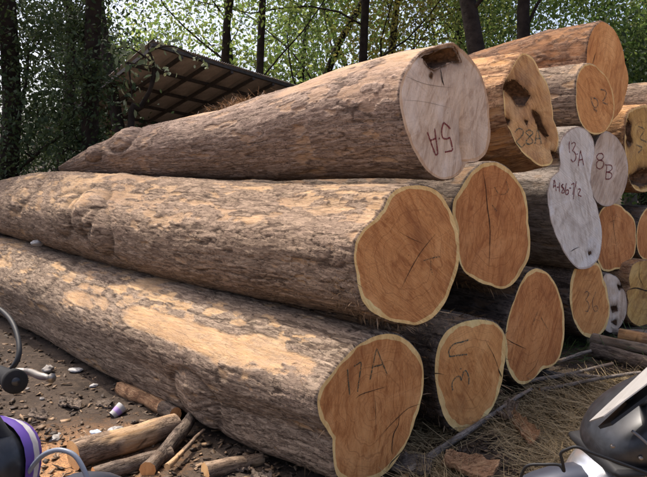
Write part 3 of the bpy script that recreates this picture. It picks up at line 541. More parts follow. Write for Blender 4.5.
# ---------------------------------------------------------------- trees
M['trunk_dark'] = plain('trunk_dark', (0.022, 0.017, 0.014), 0.9, nscale=9, namp=0.5, bumpd=0.03, spec=0.1)
M['trunk_grey'] = plain('trunk_grey', (0.11, 0.09, 0.072), 0.9, nscale=9, namp=0.5, bumpd=0.03, spec=0.1)
M['leaf_light'] = leaf_mat('leaf_light', (0.085, 0.14, 0.025), (0.18, 0.20, 0.05), 0.6)
M['leaf_mid'] = leaf_mat('leaf_mid', (0.055, 0.105, 0.022), (0.12, 0.155, 0.04), 0.55)
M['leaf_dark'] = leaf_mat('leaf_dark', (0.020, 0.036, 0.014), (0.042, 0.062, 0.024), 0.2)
M['leaf_pale'] = leaf_mat('leaf_pale', (0.10, 0.13, 0.06), (0.26, 0.27, 0.17), 0.3)
M['leaf_yellow'] = leaf_mat('leaf_yellow', (0.15, 0.15, 0.03), (0.26, 0.21, 0.05), 0.5)
M['leaf_palm'] = leaf_mat('leaf_palm', (0.07, 0.12, 0.03), (0.13, 0.17, 0.05), 0.4)

def leaf_mesh(name, P, size, mat, parent, origin, seed, droop=0.3, aspect=0.5):
    r = np.random.default_rng(seed); P = np.asarray(P); n_ = len(P)
    d = r.standard_normal((n_, 3)); d[:, 2] -= droop * 1.5; d /= np.linalg.norm(d, axis=1)[:, None]
    b = np.cross(d, r.standard_normal((n_, 3))); b /= np.linalg.norm(b, axis=1)[:, None] + 1e-9; nn = np.cross(d, b)
    L = (size * r.uniform(0.55, 1.35, n_))[:, None]; w = L * aspect * 0.5; f = L * 0.10
    v = np.stack([P, P + d * L * .33 + b * w * .95 + nn * f, P + d * L * .7 + b * w * .8 + nn * f, P + d * L, P + d * L * .7 - b * w * .8 + nn * f, P + d * L * .33 - b * w * .95 + nn * f], 1).reshape(-1, 3)
    i = np.arange(n_)[:, None] * 6
    F = np.concatenate([i + np.array([[0, 1, 2, 3]]), i + np.array([[0, 3, 4, 5]])])
    return mesh(name, v, F, mat, parent, {'rnd': np.repeat(r.uniform(0, 1, n_) ** 1.3, 6)}, smooth=False, origin=origin)

def tree(name, label, base, height, r0, leaf, leaf_size, n_leaves, seed, lean=(0, 0), crown_from=0.35, spread=0.35, trunk='trunk_dark', levels=3, forks=5, group=None, cat='tree', clump=0.28, top_bare=False, zmin=None):
    r = random.Random(seed); base = np.array(base, float); e = empty(name, tuple(base), label, cat, group)
    mb = MB(); tips = []
    def branch(p, d, length, rad_, lev):
        n_ = 6; pts = [np.array(p)]; d = np.array(d, float); d /= np.linalg.norm(d)
        for k in range(n_):
            wob = np.array([r.gauss(0, 1), r.gauss(0, 1), r.gauss(0, 0.6)]) * (0.10 if lev == 0 else 0.24)
            d = d + wob + np.array([0, 0, 0.05 if lev else 0.02]); d /= np.linalg.norm(d); pts.append(pts[-1] + d * length / n_)
        rr = [rad_ * (1 - 0.62 * k / n_) for k in range(n_ + 1)] if lev < levels else [rad_ * (1 - 0.8 * k / n_) for k in range(n_ + 1)]
        if lev == 0: rr[0] *= 1.35
        mb.tube(pts, rr, 9 if lev == 0 else (6 if lev == 1 else 4), cap=False)
        if lev >= levels - 1:
            for k in range(2, n_ + 1): tips.append(pts[k])
        if lev < levels:
            nf = forks + (3 if lev == 0 else 0)
            for k in range(nf):
                f = (crown_from + (1 - crown_from) * (k + 0.5) / nf) if lev == 0 else r.uniform(0.3, 1.0)
                x = f * n_; i = min(int(x), n_ - 1); q = pts[i] * (1 - (x - i)) + pts[i + 1] * (x - i)
                a = r.uniform(0, 2 * math.pi); up = r.uniform(0.25, 0.8) if lev == 0 else r.uniform(-0.25, 0.6)
                dd = np.array([math.cos(a), math.sin(a), up]) + d * 0.45
                branch(q, dd, length * (spread if lev == 0 else 0.6) * r.uniform(0.7, 1.25), rr[i] * (0.24 if lev == 0 else 0.5), lev + 1)
    branch(base, (lean[0], lean[1], 1), height, r0, 0)
    mb.build('trunk', M[trunk], e, origin=base)
    tips = np.array(tips); rr_ = np.random.default_rng(seed)
    idx = rr_.integers(0, len(tips), n_leaves); wgt = rr_.uniform(0.4, 1.3, len(tips))[idx][:, None]
    P = tips[idx] + rr_.standard_normal((n_leaves, 3)) * clump * wgt
    if zmin is not None: P = P[P[:, 2] > zmin]
    leaf_mesh('crown', P, leaf_size, M[leaf], e, base, seed)
    return e
def gpt(x, depth): 
    p = at(x, 165, depth); return (p[0], p[1], -0.1)

# tall light woods behind the stack
BG = 'trees behind the stack'
tree('slender_tree', 'slender dark trunked tree rising behind the right end of the shed roof', gpt(250, 13.5), 9.5, 0.10, 'leaf_light', 0.074, 17938, 21, (0.01, 0.0), 0.30, 0.36, group=BG, clump=0.41)
tree('slender_tree', 'thin straight tree behind the middle of the top log', gpt(350, 13.0), 9.5, 0.10, 'leaf_light', 0.074, 17938, 22, (0.0, 0.0), 0.30, 0.36, group=BG, clump=0.41)
tree('slender_tree', 'light green leafy tree left of the slender trunk above the shed', gpt(205, 17.5), 10, 0.13, 'leaf_light', 0.088, 8072, 23, (-0.03, 0), 0.28, 0.36, group=BG, clump=0.46)
tree('slender_tree', 'airy green tree between the two thin straight trunks', gpt(300, 18), 9.5, 0.13, 'leaf_mid', 0.094, 20698, 24, (0.02, 0), 0.22, 0.36, group=BG, clump=0.48)
tree('yellowing_tree', 'yellowing tree above the butt of the 5-A log', gpt(415, 15), 8.0, 0.13, 'leaf_yellow', 0.074, 17250, 25, (0.0, 0), 0.25, 0.36, group=BG, clump=0.44)
tree('slender_tree', 'bushy green tree left of the thick dark trunk', gpt(442, 19), 9.5, 0.15, 'leaf_mid', 0.094, 20698, 26, (0.0, 0), 0.22, 0.36, group=BG, clump=0.48)
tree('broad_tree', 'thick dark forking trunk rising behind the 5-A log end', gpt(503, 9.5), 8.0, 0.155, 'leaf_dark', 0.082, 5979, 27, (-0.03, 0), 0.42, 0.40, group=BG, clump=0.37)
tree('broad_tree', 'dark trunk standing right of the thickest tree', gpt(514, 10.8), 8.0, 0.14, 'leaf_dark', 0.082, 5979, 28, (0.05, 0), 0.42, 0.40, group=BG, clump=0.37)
tree('broad_tree', 'green tree in the gap behind the two dark trunks', gpt(512, 16), 5.2, 0.13, 'leaf_mid', 0.080, 14490, 29, (0.0, 0), 0.2, 0.34, group=BG, clump=0.44)
tree('broad_tree', 'dense green tree right of the topmost orange log', gpt(650, 12.5), 3.7, 0.12, 'leaf_mid', 0.080, 24148, 30, (0.02, 0), 0.15, 0.36, group=BG, clump=0.39)
tree('yellowing_tree', 'low yellow-green tree above the right end of the stack', gpt(628, 16), 4.3, 0.12, 'leaf_yellow', 0.080, 14490, 31, (0.0, 0), 0.25, 0.34, group=BG, clump=0.41)
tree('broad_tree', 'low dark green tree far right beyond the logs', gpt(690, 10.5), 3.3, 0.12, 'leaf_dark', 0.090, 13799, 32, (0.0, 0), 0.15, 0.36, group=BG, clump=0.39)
for i_, (x_, d_, h_, lf, lab) in enumerate(((165, 24, 4.6, 'leaf_mid', 'hazy green tree far behind the shed roof ridge'), (240, 26, 8.0, 'leaf_light', 'far green tree glimpsed behind the first slender trunk'), (310, 25, 7.5, 'leaf_light', 'far green tree filling the gap between the slender trunks'), (385, 27, 8.0, 'leaf_mid', 'far green tree glimpsed right of the thin straight trunk'), (455, 26, 7.5, 'leaf_light', 'far green tree left of the thick forking trunk'), (640, 27, 4.6, 'leaf_light', 'far pale green tree at the right edge'))):
    tree('distant_tree', lab, gpt(x_, d_), h_, 0.16, lf, 0.19, 3800, 130 + i_, (0, 0), 0.12, 0.34, group=BG, clump=0.62, forks=6)
# dim trees on the left, hung with creeper
LG = 'creeper hung trees on the left'
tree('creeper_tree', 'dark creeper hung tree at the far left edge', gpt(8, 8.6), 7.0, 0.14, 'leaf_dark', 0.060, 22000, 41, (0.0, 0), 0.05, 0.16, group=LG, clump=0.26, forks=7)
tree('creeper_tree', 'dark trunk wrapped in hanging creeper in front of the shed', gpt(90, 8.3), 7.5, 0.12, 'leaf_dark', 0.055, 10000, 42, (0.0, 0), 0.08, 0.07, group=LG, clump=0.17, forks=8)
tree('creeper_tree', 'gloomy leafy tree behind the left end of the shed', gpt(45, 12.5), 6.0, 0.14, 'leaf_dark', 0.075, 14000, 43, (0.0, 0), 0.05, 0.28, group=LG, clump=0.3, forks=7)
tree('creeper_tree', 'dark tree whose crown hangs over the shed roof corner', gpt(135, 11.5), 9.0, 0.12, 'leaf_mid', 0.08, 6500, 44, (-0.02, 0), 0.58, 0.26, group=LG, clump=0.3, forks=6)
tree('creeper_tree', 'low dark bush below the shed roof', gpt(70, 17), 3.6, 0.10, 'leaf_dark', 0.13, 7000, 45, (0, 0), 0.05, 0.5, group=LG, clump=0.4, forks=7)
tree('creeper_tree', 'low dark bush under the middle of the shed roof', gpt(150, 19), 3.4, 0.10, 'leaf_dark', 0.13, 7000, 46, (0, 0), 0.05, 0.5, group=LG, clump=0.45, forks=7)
# small leaning tree with bare twigs and big pale leaves in front of the shed
sap_b = np.array(gpt(128, 7.9)); e = empty('leaning_sapling', tuple(sap_b), 'leaning sapling with pale drooping leaves in front of the shed roof', 'tree')
mb = MB(); pth = lambda *pp: bez([at(x, y, d) for x, y, d in pp], 5)
q0 = [sap_b] + [at(x, y, d) for x, y, d in ((131, 124, 7.9), (140, 108, 7.9), (150, 90, 7.85), (155, 70, 7.8), (150, 52, 7.75))]
mb.tube(bez(q0, 5), [0.046 - 0.036 * i / 25 for i in range(26)], 8, cap=False)
tw = [pth((150, 88, 7.85), (153, 62, 7.8), (148, 45, 7.7), (160, 38, 7.6)), pth((95, 58, 8.0), (120, 62, 7.9), (150, 66, 7.8), (170, 74, 7.7)), pth((152, 62, 7.8), (130, 48, 7.75), (110, 50, 7.7)), pth((150, 50, 7.75), (172, 46, 7.6), (192, 55, 7.5), (203, 62, 7.5)), pth((128, 62, 7.9), (131, 85, 7.85), (133, 112, 7.8))]
for q in tw: mb.tube(q, [0.012 * (1 - 0.75 * i / (len(q) - 1)) for i in range(len(q))], 5, cap=False)
mb.build('trunk', M['trunk_dark'], e, origin=sap_b)
P = np.concatenate([np.array(q)[3:] for q in tw]); P = np.repeat(P, 3, 0) + rng.standard_normal((len(P) * 3, 3)) * 0.045
P = P[rng.uniform(0, 1, len(P)) < .6]; leaf_mesh('foliage', P, 0.085, M['leaf_pale'], e, sap_b, 51, droop=0.9, aspect=0.5)

# palm at the right
pb = np.array(gpt(632, 15)); e = empty('palm_tree', tuple(pb), 'feathery palm showing above the right end of the stack', 'palm', BG)
top = at(625, 52, 15); MB().tube(bez([pb, (pb + top) / 2 + np.array([.1, 0, 0]), top], 6), [0.15 - 0.004 * i for i in range(13)], 9).build('trunk', M['trunk_grey'], e, origin=pb)
mr = random.Random(5)
for i in range(11):
    a = 2 * math.pi * i / 11 + mr.uniform(-.2, .2); el = mr.uniform(0.15, 1.2); L = mr.uniform(1.3, 1.8)
    rib = [top + np.array([math.cos(a) * math.cos(el), math.sin(a) * math.cos(el), math.sin(el)]) * L * t_ - np.array([0, 0, 0.75 * t_ ** 2.2]) for t_ in np.linspace(0, 1, 12)]
    f = MB(); f.tube(rib, [0.018 * (1 - .8 * k / 11) for k in range(12)], 4, cap=False)
    for k in range(1, 12):
        tg = rib[k] - rib[k - 1]; tg /= np.linalg.norm(tg); sd_ = np.cross(tg, ZZ); sd_ /= np.linalg.norm(sd_)
        for sgn in (-1, 1):
            for h_ in (0, .5):
                o0 = rib[k] - tg * h_ * 0.12; dd = sd_ * sgn + tg * 0.7 - ZZ * 0.35; dd /= np.linalg.norm(dd); ll = 0.42 * math.sin(math.pi * (k - h_) / 12.5) + 0.1
                f.add([o0 - tg * .013, o0 + tg * .013, o0 + dd * ll], [(0, 1, 2)])
    f.build('frond', M['leaf_palm'], e, smooth=False, origin=pb)

# ---------------------------------------------------------------- shed
M['sheet'] = plain('sheet', (0.46, 0.42, 0.39), 0.75, nscale=3, namp=0.35, bumpd=0.01)
M['sheet_lit'] = plain('sheet_lit', (0.62, 0.48, 0.36), 0.7, nscale=3, namp=0.3)  # paler copy of sheet: light on the lower roof rows painted in
M['steel'] = plain('steel', (0.05, 0.042, 0.038), 0.7, nscale=12, namp=0.4)
A_, C_, D_ = at(151, 41, 10.0), at(322, 94, 14.6), at(28, 140, 14.5)
eu, ev = C_ - A_, D_ - A_; nrm = np.cross(eu, ev); nrm /= np.linalg.norm(nrm); nrm *= np.sign(nrm[2])
sb = A_.copy(); sb[2] = 0
shed = empty('open_shed', tuple(sb), 'open shed with a low sloping sheet roof on dark steel purlins', 'shed')
NU, NV = 8, 7
sheet_mesh = {}
for i in range(NU):
    for j in range(NV):
        p00 = A_ + eu * i / NU + ev * j / NV; du, dv_ = eu / NU, ev / NV; ncor = 12; v_, f_ = [], []
        for a in range(ncor * 2 + 1):
            f = a / (ncor * 2) * 1.03
            for b in (0, 1.04):
                v_.append(du * f + dv_ * b + nrm * (0.012 * (1 if a % 2 else -1) + 0.02 * (1 if b == 0 else 0) + 0.004 * (i % 2)))
        f_ = [(2 * a, 2 * a + 2, 2 * a + 3, 2 * a + 1) for a in range(ncor * 2)]
        key = (i % 2, 'c' if (j >= NV - 2 and i < 6) else 's')
        if key not in sheet_mesh:
            o = mesh('roof_sheet', v_, f_, M['sheet_lit' if key[1] == 'c' else 'sheet'], shed, smooth=False); sheet_mesh[key] = o.data
        else:
            o = bpy.data.objects.new('roof_sheet', sheet_mesh[key]); COL.objects.link(o); o.parent = shed
        o.location = tuple(p00 - sb)
def ortho(t): 
    t = t / np.linalg.norm(t); s_ = np.cross(t, nrm); return [t, s_ / np.linalg.norm(s_), nrm]
for j in range(NV + 1):
    c_ = A_ + eu / 2 + ev * min(j, NV - 0.02) / NV - nrm * 0.05
    MB().box(c_, (np.linalg.norm(eu), 0.04, 0.05), ortho(eu)).build('purlin', M['steel'], shed, smooth=False, origin=sb)
for i in range(NU + 1):
    c_ = A_ + ev / 2 + eu * min(max(i, .02), NU - 0.02) / NU - nrm * 0.10
    MB().box(c_, (np.linalg.norm(ev), 0.045, 0.05), ortho(ev)).build('rafter', M['steel'], shed, smooth=False, origin=sb)
for i, j in ((0.02, 0.60), (0.72, 0.06), (0.98, 0.06), (0.05, 0.95), (0.5, 0.95), (0.95, 0.95)):
    if True:
        p_ = A_ + eu * i + ev * j - nrm * 0.16; MB().tube([(p_[0], p_[1], -0.1), p_], 0.05, 8).build('post', M['steel'], shed, origin=sb)

# ---------------------------------------------------------------- things on the ground
def gz_(x, y): return float(ground_z(np.array([x]), np.array([y]))[0])
def gp(x, y, z=0.0): 
    p = at_z(x, y, z)
    for _ in range(3): p = at_z(x, y, gz_(p[0], p[1]) + z)
    return p
M['twig'] = plain('twig', (0.20, 0.16, 0.125), 0.9, nscale=30, namp=0.4, bumpd=0.004)
M['plank'] = plain('plank', (0.24, 0.135, 0.075), 0.85, nscale=14, namp=0.4, bumpd=0.006)
M['billet_bark'] = M['bark_tan']
M['straw'] = leaf_mat('straw', (0.11, 0.075, 0.036), (0.38, 0.285, 0.155), 0.1)
M['chip'] = leaf_mat('chip', (0.035, 0.024, 0.017), (0.26, 0.17, 0.10), 0.0)
M['rusty'] = leaf_mat('rusty', (0.09, 0.045, 0.025), (0.26, 0.15, 0.08), 0.1)
M['weed'] = leaf_mat('weed', (0.03, 0.06, 0.02), (0.07, 0.10, 0.03), 0.3)

def billet(name, label, p, q, r0_, r1_, mat, seed, cut='wood_orange', bend=0.03, n_=28, rough=1.0, cat='branch', group=None, sag=0.0):
    p = np.array(p); q = np.array(q); ax = q - p; L = np.linalg.norm(ax); ax /= L; sd_ = np.cross(ax, ZZ); sd_ /= np.linalg.norm(sd_); up_ = np.cross(sd_, ax)
    e = empty(name, tuple(p), label, cat, group); m_ = max(30, int(L / 0.02)); th_ = np.linspace(0, 2 * np.pi, n_, endpoint=False); s_ = np.linspace(0, L, m_)
    Sg, Tg = np.meshgrid(s_, th_, indexing='ij'); rr = (r0_ + (r1_ - r0_) * Sg / L); lc = np.stack([Sg, rr * np.cos(Tg), rr * np.sin(Tg)], -1)
    dn = fbm(lc * np.array([5, 14, 14]) + seed, 3, seed); fis = sstep(0.9, 0.98, 1 - np.abs(vn(lc * np.array([4, 60, 60]) + seed, seed + 4)))
    rr = rr * (1 + 0.16 * dn * rough - 0.05 * fis); cen = bend * np.stack([fbm(np.stack([s_ * 1.5 / max(L, .5) + seed, 0 * s_, 0 * s_], -1), 2, seed + 1), fbm(np.stack([s_ * 1.5 / max(L, .5), 0 * s_ + seed, 0 * s_], -1), 2, seed + 2)], -1)
    ver = p + Sg[..., None] * ax + (cen[:, None, 0, None] + (rr * np.cos(Tg))[..., None]) * sd_ + (cen[:, None, 1, None] + (rr * np.sin(Tg))[..., None] - (sag * np.sin(np.pi * Sg / L))[..., None]) * up_
    pe = sstep(0.1, 0.25, fbm(lc * np.array([3, 7, 7]) + seed, 3, seed + 8)) * (1 if mat != 'bark_dark' else 0.2)
    mesh('bark', ver, grid_faces(m_, n_, True), M[mat], e, {'lc': lc.reshape(-1, 3), 'peel': pe.ravel(), 'crev': fis.ravel()}, origin=p)
    for k in (0, -1):
        c_ = ver[k].mean(0); vv_ = np.concatenate([ver[k], [c_]]); fc = np.stack([(vv_ - c_) @ sd_, (vv_ - c_) @ up_, np.r_[np.ones(n_), 0]], -1)
        ff = [(i, (i + 1) % n_, n_) if k else ((i + 1) % n_, i, n_) for i in range(n_)]
        mesh('cut_end', vv_, ff, M[cut], e, {'fc': fc}, origin=p, smooth=False)
    return e
# left: short round billet, split pieces, board, stub
def lift(p, r_): return np.array(p) + ZZ * r_
billet('short_log', 'short peeled round log lying on the dirt beside the front log', lift(gp(75, 470), .075), lift(gp(176, 436), .07), .078, .062, 'bark_tan', 61, 'wood_pale', 0.02, cat='short log')
billet('split_timber', 'dark split timber slanting out from under the front log', gp(150, 475) + ZZ * .03, gp(196, 428) + ZZ * .09, .045, .035, 'bark_dark', 62, 'wood_brown', 0.015, 10, 2.0, cat='timber')
billet('split_timber', 'thin pale splinter of wood lying right of the dark split timber', gp(168, 474) + ZZ * .02, gp(205, 440) + ZZ * .05, .018, .010, 'bark_tan', 63, 'wood_pale', 0.02, 8, 2.0, cat='timber')
billet('split_timber', 'dark round branch lying in shadow below the short peeled log', gp(95, 482) + ZZ * .03, gp(172, 458) + ZZ * .03, .045, .04, 'bark_dark', 64, 'wood_brown', 0.02, cat='branch')
billet('split_timber', 'reddish brown board wedged under the front log', gp(122, 392) + ZZ * .02, gp(168, 420) + ZZ * .06, .06, .05, 'bark_stripped', 65, 'wood_brown', 0.01, 6, 1.2, cat='board')
billet('wood_stub', 'small brown stub of wood between the short log and the front log', gp(164, 416) + ZZ * .05, gp(176, 424) + ZZ * .06, .045, .04, 'bark_dark', 66, 'wood_brown', 0.0, cat='stub')
billet('split_timber', 'weathered offcut lying flat near the bottom edge, left of the 17A end', gp(205, 476) + ZZ * .02, gp(262, 462) + ZZ * .02, .05, .035, 'bark_tan', 67, 'wood_pale', 0.01, 7, 1.6, cat='timber')
# right: loose poles and slabs on the straw
billet('branch', 'long grey branch running from the bottom edge up past the U and 3 log', gp(408, 480) + ZZ * .02, gp(530, 392) + ZZ * .02, .026, .010, 'bark_smooth', 71, 'wood_pale', 0.04, 10, 1.4)
billet('branch', 'grey pole lying at the right below the lumpy yellow log', gp(588, 346) + ZZ * .05, gp(668, 362) + ZZ * .05, .045, .04, 'bark_smooth', 72, 'wood_pale', 0.03, 14, 1.2)
billet('branch', 'dark thick pole lying in front of the grey pole at the right', gp(590, 355) + ZZ * .04, gp(672, 376) + ZZ * .05, .055, .05, 'bark_dark', 73, 'wood_brown', 0.03, 14, 1.2)
billet('branch', 'thin pale pole at the right edge under the stack', gp(612, 340) + ZZ * .06, gp(668, 345) + ZZ * .07, .03, .03, 'bark_smooth', 74, 'wood_pale', 0.02, 10, 1.2)
billet('split_timber', 'rust brown slab resting on the poles at the right edge', gp(618, 350) + ZZ * .12, gp(664, 356) + ZZ * .10, .05, .045, 'bark_stripped', 75, 'wood_brown', 0.01, 7, 1.5, cat='slab')
for i, (a, b, lab) in enumerate([((515, 372), (600, 384), 'upper weathered lath in the straw behind the rust brown bark slabs'), ((525, 388), (612, 372), 'weathered lath slanting up towards the poles at the right'), ((540, 396), (640, 384), 'lowest weathered lath in the straw pile'), ((505, 380), (590, 362), 'long lath lying at the foot of the third log')]):
    billet('lath', lab, gp(*a) + ZZ * .03, gp(*b) + ZZ * (.04 + .015 * i), .014, .012, 'bark_smooth', 80 + i, 'wood_pale', 0.02, 8, 1.0, cat='lath', group='laths on the straw')
def slab(name, label, corners, thick, mat, seed, cat, curl=0.03):
    c4 = [np.array(c) for c in corners]; n1_, n2_ = 26, 12; base_ = np.mean(c4, 0); e_ = MB(); top_, bot_ = [], []
    for i in range(n1_):
        for j in range(n2_):
            a = i / (n1_ - 1); b = j / (n2_ - 1); a2 = a; p_ = (c4[0] * (1 - a) + c4[1] * a) * (1 - b) + (c4[3] * (1 - a) + c4[2] * a) * b
            edge = 0.02 * vn(np.array([[a * 7 + seed, b * 5, 0.3]]), seed)[0]
            p_ = p_ + (c4[1] - c4[0]) * edge * (1 if j in (0, n2_ - 1) else 0.3) + ZZ * (curl * (2 * b - 1) ** 2 + 0.012 * vn(np.array([[a * 9, b * 6, seed]]), seed)[0])
            top_.append(p_ + ZZ * thick); bot_.append(p_)
    N_ = n1_ * n2_; F = []
    for i in range(n1_ - 1):
        for j in range(n2_ - 1):
            k = i * n2_ + j; F += [(k, k + 1, k + n2_ + 1, k + n2_), (N_ + k, N_ + k + n2_, N_ + k + n2_ + 1, N_ + k + 1)]
    per = [j for j in range(n2_)] + [i * n2_ + n2_ - 1 for i in range(1, n1_)] + [(n1_ - 1) * n2_ + j for j in range(n2_ - 2, -1, -1)] + [i * n2_ for i in range(n1_ - 2, 0, -1)]
    for a, b in zip(per, per[1:] + per[:1]): F.append((a, N_ + a, N_ + b, b))
    vv_ = np.array(top_ + bot_); o = mesh(name, vv_, F, M[mat], None, {'lc': vv_ - base_, 'peel': np.zeros(len(vv_)), 'crev': np.zeros(len(vv_))}, origin=base_, smooth=False); o.location = tuple(base_)
    return tag(o, label, cat)
slab('bark_slab', 'curled rust brown bark slab lying on the straw', [gp(503, 420) + ZZ * .03, gp(527, 452) + ZZ * .02, gp(540, 448) + ZZ * .05, gp(514, 424) + ZZ * .05], .015, 'bark_stripped', 3, 'bark slab')
slab('bark_slab', 'small tan bark piece at the upper end of the curled slab', [gp(496, 426) + ZZ * .04, gp(508, 432) + ZZ * .04, gp(518, 420) + ZZ * .06, gp(505, 416) + ZZ * .06], .02, 'bark_tan', 4, 'bark slab')
slab('bark_slab', 'flat reddish bark slab at the bottom edge between log and motorcycle', [gp(440, 474) + ZZ * .02, gp(485, 490) + ZZ * .02, gp(500, 476) + ZZ * .03, gp(446, 464) + ZZ * .03], .02, 'bark_stripped', 6, 'bark slab')
slab('bark_slab', 'brown bark scrap at the bottom edge below the 17A log', [gp(388, 480) + ZZ * .02, gp(430, 486) + ZZ * .02, gp(432, 470) + ZZ * .03, gp(398, 466) + ZZ * .03], .02, 'bark_dark', 7, 'bark slab')

for i_, (x, y, w_, h_, lab) in enumerate(((60, 400, 22, 7, 'dark bark flake on the dirt above the crumpled plastic'), (98, 402, 20, 6, 'long bark flake between the paper cup and the front log'), (30, 412, 18, 6, 'bark flake near the handlebar grip on bare dirt'), (84, 350, 16, 5, 'bark flake in the shadow edge of the front log'), (225, 462, 26, 8, 'bark flake near the bottom edge under the front log'), (252, 474, 20, 7, 'bark flake at the bottom edge left of the 17A end'))):
    slab('bark_flake', lab, [gp(x, y), gp(x + w_, y + h_ * .6), gp(x + w_ * .9, y + h_ * 1.6), gp(x - 2, y + h_)], .012, 'bark_dark', 20 + i_, 'bark flake', .015)
# straw heap: curved stalks scattered thick on the right
def strands(name, label, n_, region, l0, l1, wdt, mat, zmax, seed, kind='stuff', up=0.25, aniso=None, cat=None):
    r = np.random.default_rng(seed); k4 = n_ * 5; xs = r.uniform(region[0], region[2], k4); ys = r.uniform(region[1], region[3], k4)
    pts = np.array([at_z(x, y, 0.05) for x, y in zip(xs, ys)]); ok = vn(np.c_[pts[:, :2] * 2.3, 0 * xs], seed) > r.uniform(-0.9, 0.1, k4); pts = pts[ok][:n_]; n_ = len(pts)
    P = np.array(pts); P[:, 2] = ground_z(P[:, 0], P[:, 1]); hump = zmax * (0.4 + 0.6 * np.clip(fbm(P * np.array([3, 3, 0]), 2, seed) + .5, 0, 1)); P[:, 2] += r.uniform(0, 1, n_) * hump
    a = r.uniform(0, 2 * np.pi, n_) if aniso is None else aniso + r.normal(0, 0.5, n_)
    L = r.uniform(l0, l1, n_); d = np.stack([np.cos(a), np.sin(a), r.normal(0, up, n_)], -1); c_ = r.normal(0, 0.35, (n_, 3)); c_[:, 2] = -abs(c_[:, 2]) * .6
    w_ = np.cross(d, np.array([0, 0, 1.0])) * wdt; vs = []
    for f in (0, .33, .67, 1):
        m_ = P + d * (L * f)[:, None] + c_ * (L * f * (1 - f))[:, None] * 1.2
        m_[:, 2] = np.maximum(m_[:, 2], ground_z(m_[:, 0], m_[:, 1]) + 0.004)
        vs += [m_ - w_ * (1 - .6 * f), m_ + w_ * (1 - .6 * f) + np.array([0, 0, wdt * .8])]
    v_ = np.stack(vs, 1).reshape(-1, 3); i = np.arange(n_)[:, None] * 8; F = np.concatenate([i + np.array([[2 * k, 2 * k + 1, 2 * k + 3, 2 * k + 2]]) for k in range(3)])
    o = mesh(name, v_, F, M[mat], None, {'rnd': np.repeat(r.uniform(0, 1, n_), 8)}, smooth=False)
    return tag(o, label, cat, kind=kind)
strands('dry_straw', 'tangled dry straw and grass stalks heaped below the log ends', 15000, (415, 388, 680, 500), .07, .24, .0016, 'straw', .07, 91, cat='straw')
strands('dry_twigs', 'long pale stalks spread over the straw at the right', 420, (500, 362, 650, 415), .25, .6, .003, 'straw', .06, 92, up=.06, aniso=0.1, cat='twigs')
strands('weeds', 'dark green weeds in the shade behind the straw', 500, (540, 340, 660, 372), .03, .10, .004, 'weed', .05, 93, up=.8, cat='weeds')
def chips(name, label, n_, region, s0, s1, seed, mat='chip'):
    r = np.random.default_rng(seed); X = r.uniform(region[0], region[2], n_); Y = r.uniform(region[1], region[3], n_); P = np.array([at_z(x, y, 0) for x, y in zip(X, Y)]); P[:, 2] = ground_z(P[:, 0], P[:, 1]) + 0.004
    a = r.uniform(0, 2 * np.pi, n_); L = s0 + (s1 - s0) * r.uniform(0, 1, n_) ** 2.5; w_ = L * r.uniform(.15, .8, n_); h_ = L * r.uniform(.04, .2, n_); tl = r.normal(0, .3, n_)
    d = np.stack([np.cos(a), np.sin(a), tl], -1); b = np.stack([-np.sin(a), np.cos(a), r.normal(0, .3, n_)], -1); V8 = []
    for z_ in (0, 1):
        for sx, sy in ((-1, -1), (1, -1), (1, 1), (-1, 1)):
            jx = r.uniform(.5, 1.1, n_); jy = r.uniform(.5, 1.1, n_)
            V8.append(P + d * (L * .5 * sx * jx)[:, None] + b * (w_ * .5 * sy * jy)[:, None] + np.array([0, 0, 1]) * (h_ * z_)[:, None])
    v_ = np.stack(V8, 1).reshape(-1, 3); i = np.arange(n_)[:, None] * 8
    F = np.concatenate([i + np.array([f]) for f in ((4, 5, 6, 7), (0, 1, 5, 4), (1, 2, 6, 5), (2, 3, 7, 6), (3, 0, 4, 7), (3, 2, 1, 0))])
    return tag(mesh(name, v_, F, M[mat], None, {'rnd': np.repeat(r.uniform(0, 1, n_) ** 2.0, 8)}, smooth=False), label, 'wood chips', kind='stuff')
chips('wood_chips', 'bark crumbs and wood chips strewn over the dirt on the left', 5200, (-40, 300, 300, 520), .005, .06, 95)
chips('wood_chips', 'bark crumbs among the straw at the right', 2500, (390, 380, 660, 500), .012, .05, 96)

# litter
M['paper'] = plain('paper', (0.34, 0.325, 0.31), 0.8, nscale=20, namp=0.2, bumpd=.003); M['plastic_blue'] = plain('plastic_blue', (0.50, 0.58, 0.68), 0.35); M['paper_violet'] = plain('paper_violet', (0.30, 0.20, 0.42), 0.7); M['stone'] = plain('stone', (0.20, 0.18, 0.165), 0.9, nscale=30, namp=.25, bumpd=.004)
M['plastic_dirty'] = plain('plastic_dirty', (0.27, 0.25, 0.23), 0.3, nscale=25, namp=.4)
c_ = gp(117, 417) + ZZ * .035; dr = np.array([.55, .6, .45]); dr /= np.linalg.norm(dr)
e = empty('paper_cup', tuple(c_), 'white and violet crushed paper cup lying on the dirt', 'cup')
MB().tube([c_ - dr * .04, c_ - dr * .015], [.026, .029], 16, cap=False).build('cup_base', M['paper'], e, origin=c_)
MB().tube([c_ - dr * .015, c_ + dr * .015], [.0292, .033], 16, cap=False).build('violet_band', M['paper_violet'], e, origin=c_)
MB().tube([c_ + dr * .015, c_ + dr * .045], [.033, .037], 16, cap=False).build('cup_rim', M['paper'], e, origin=c_)
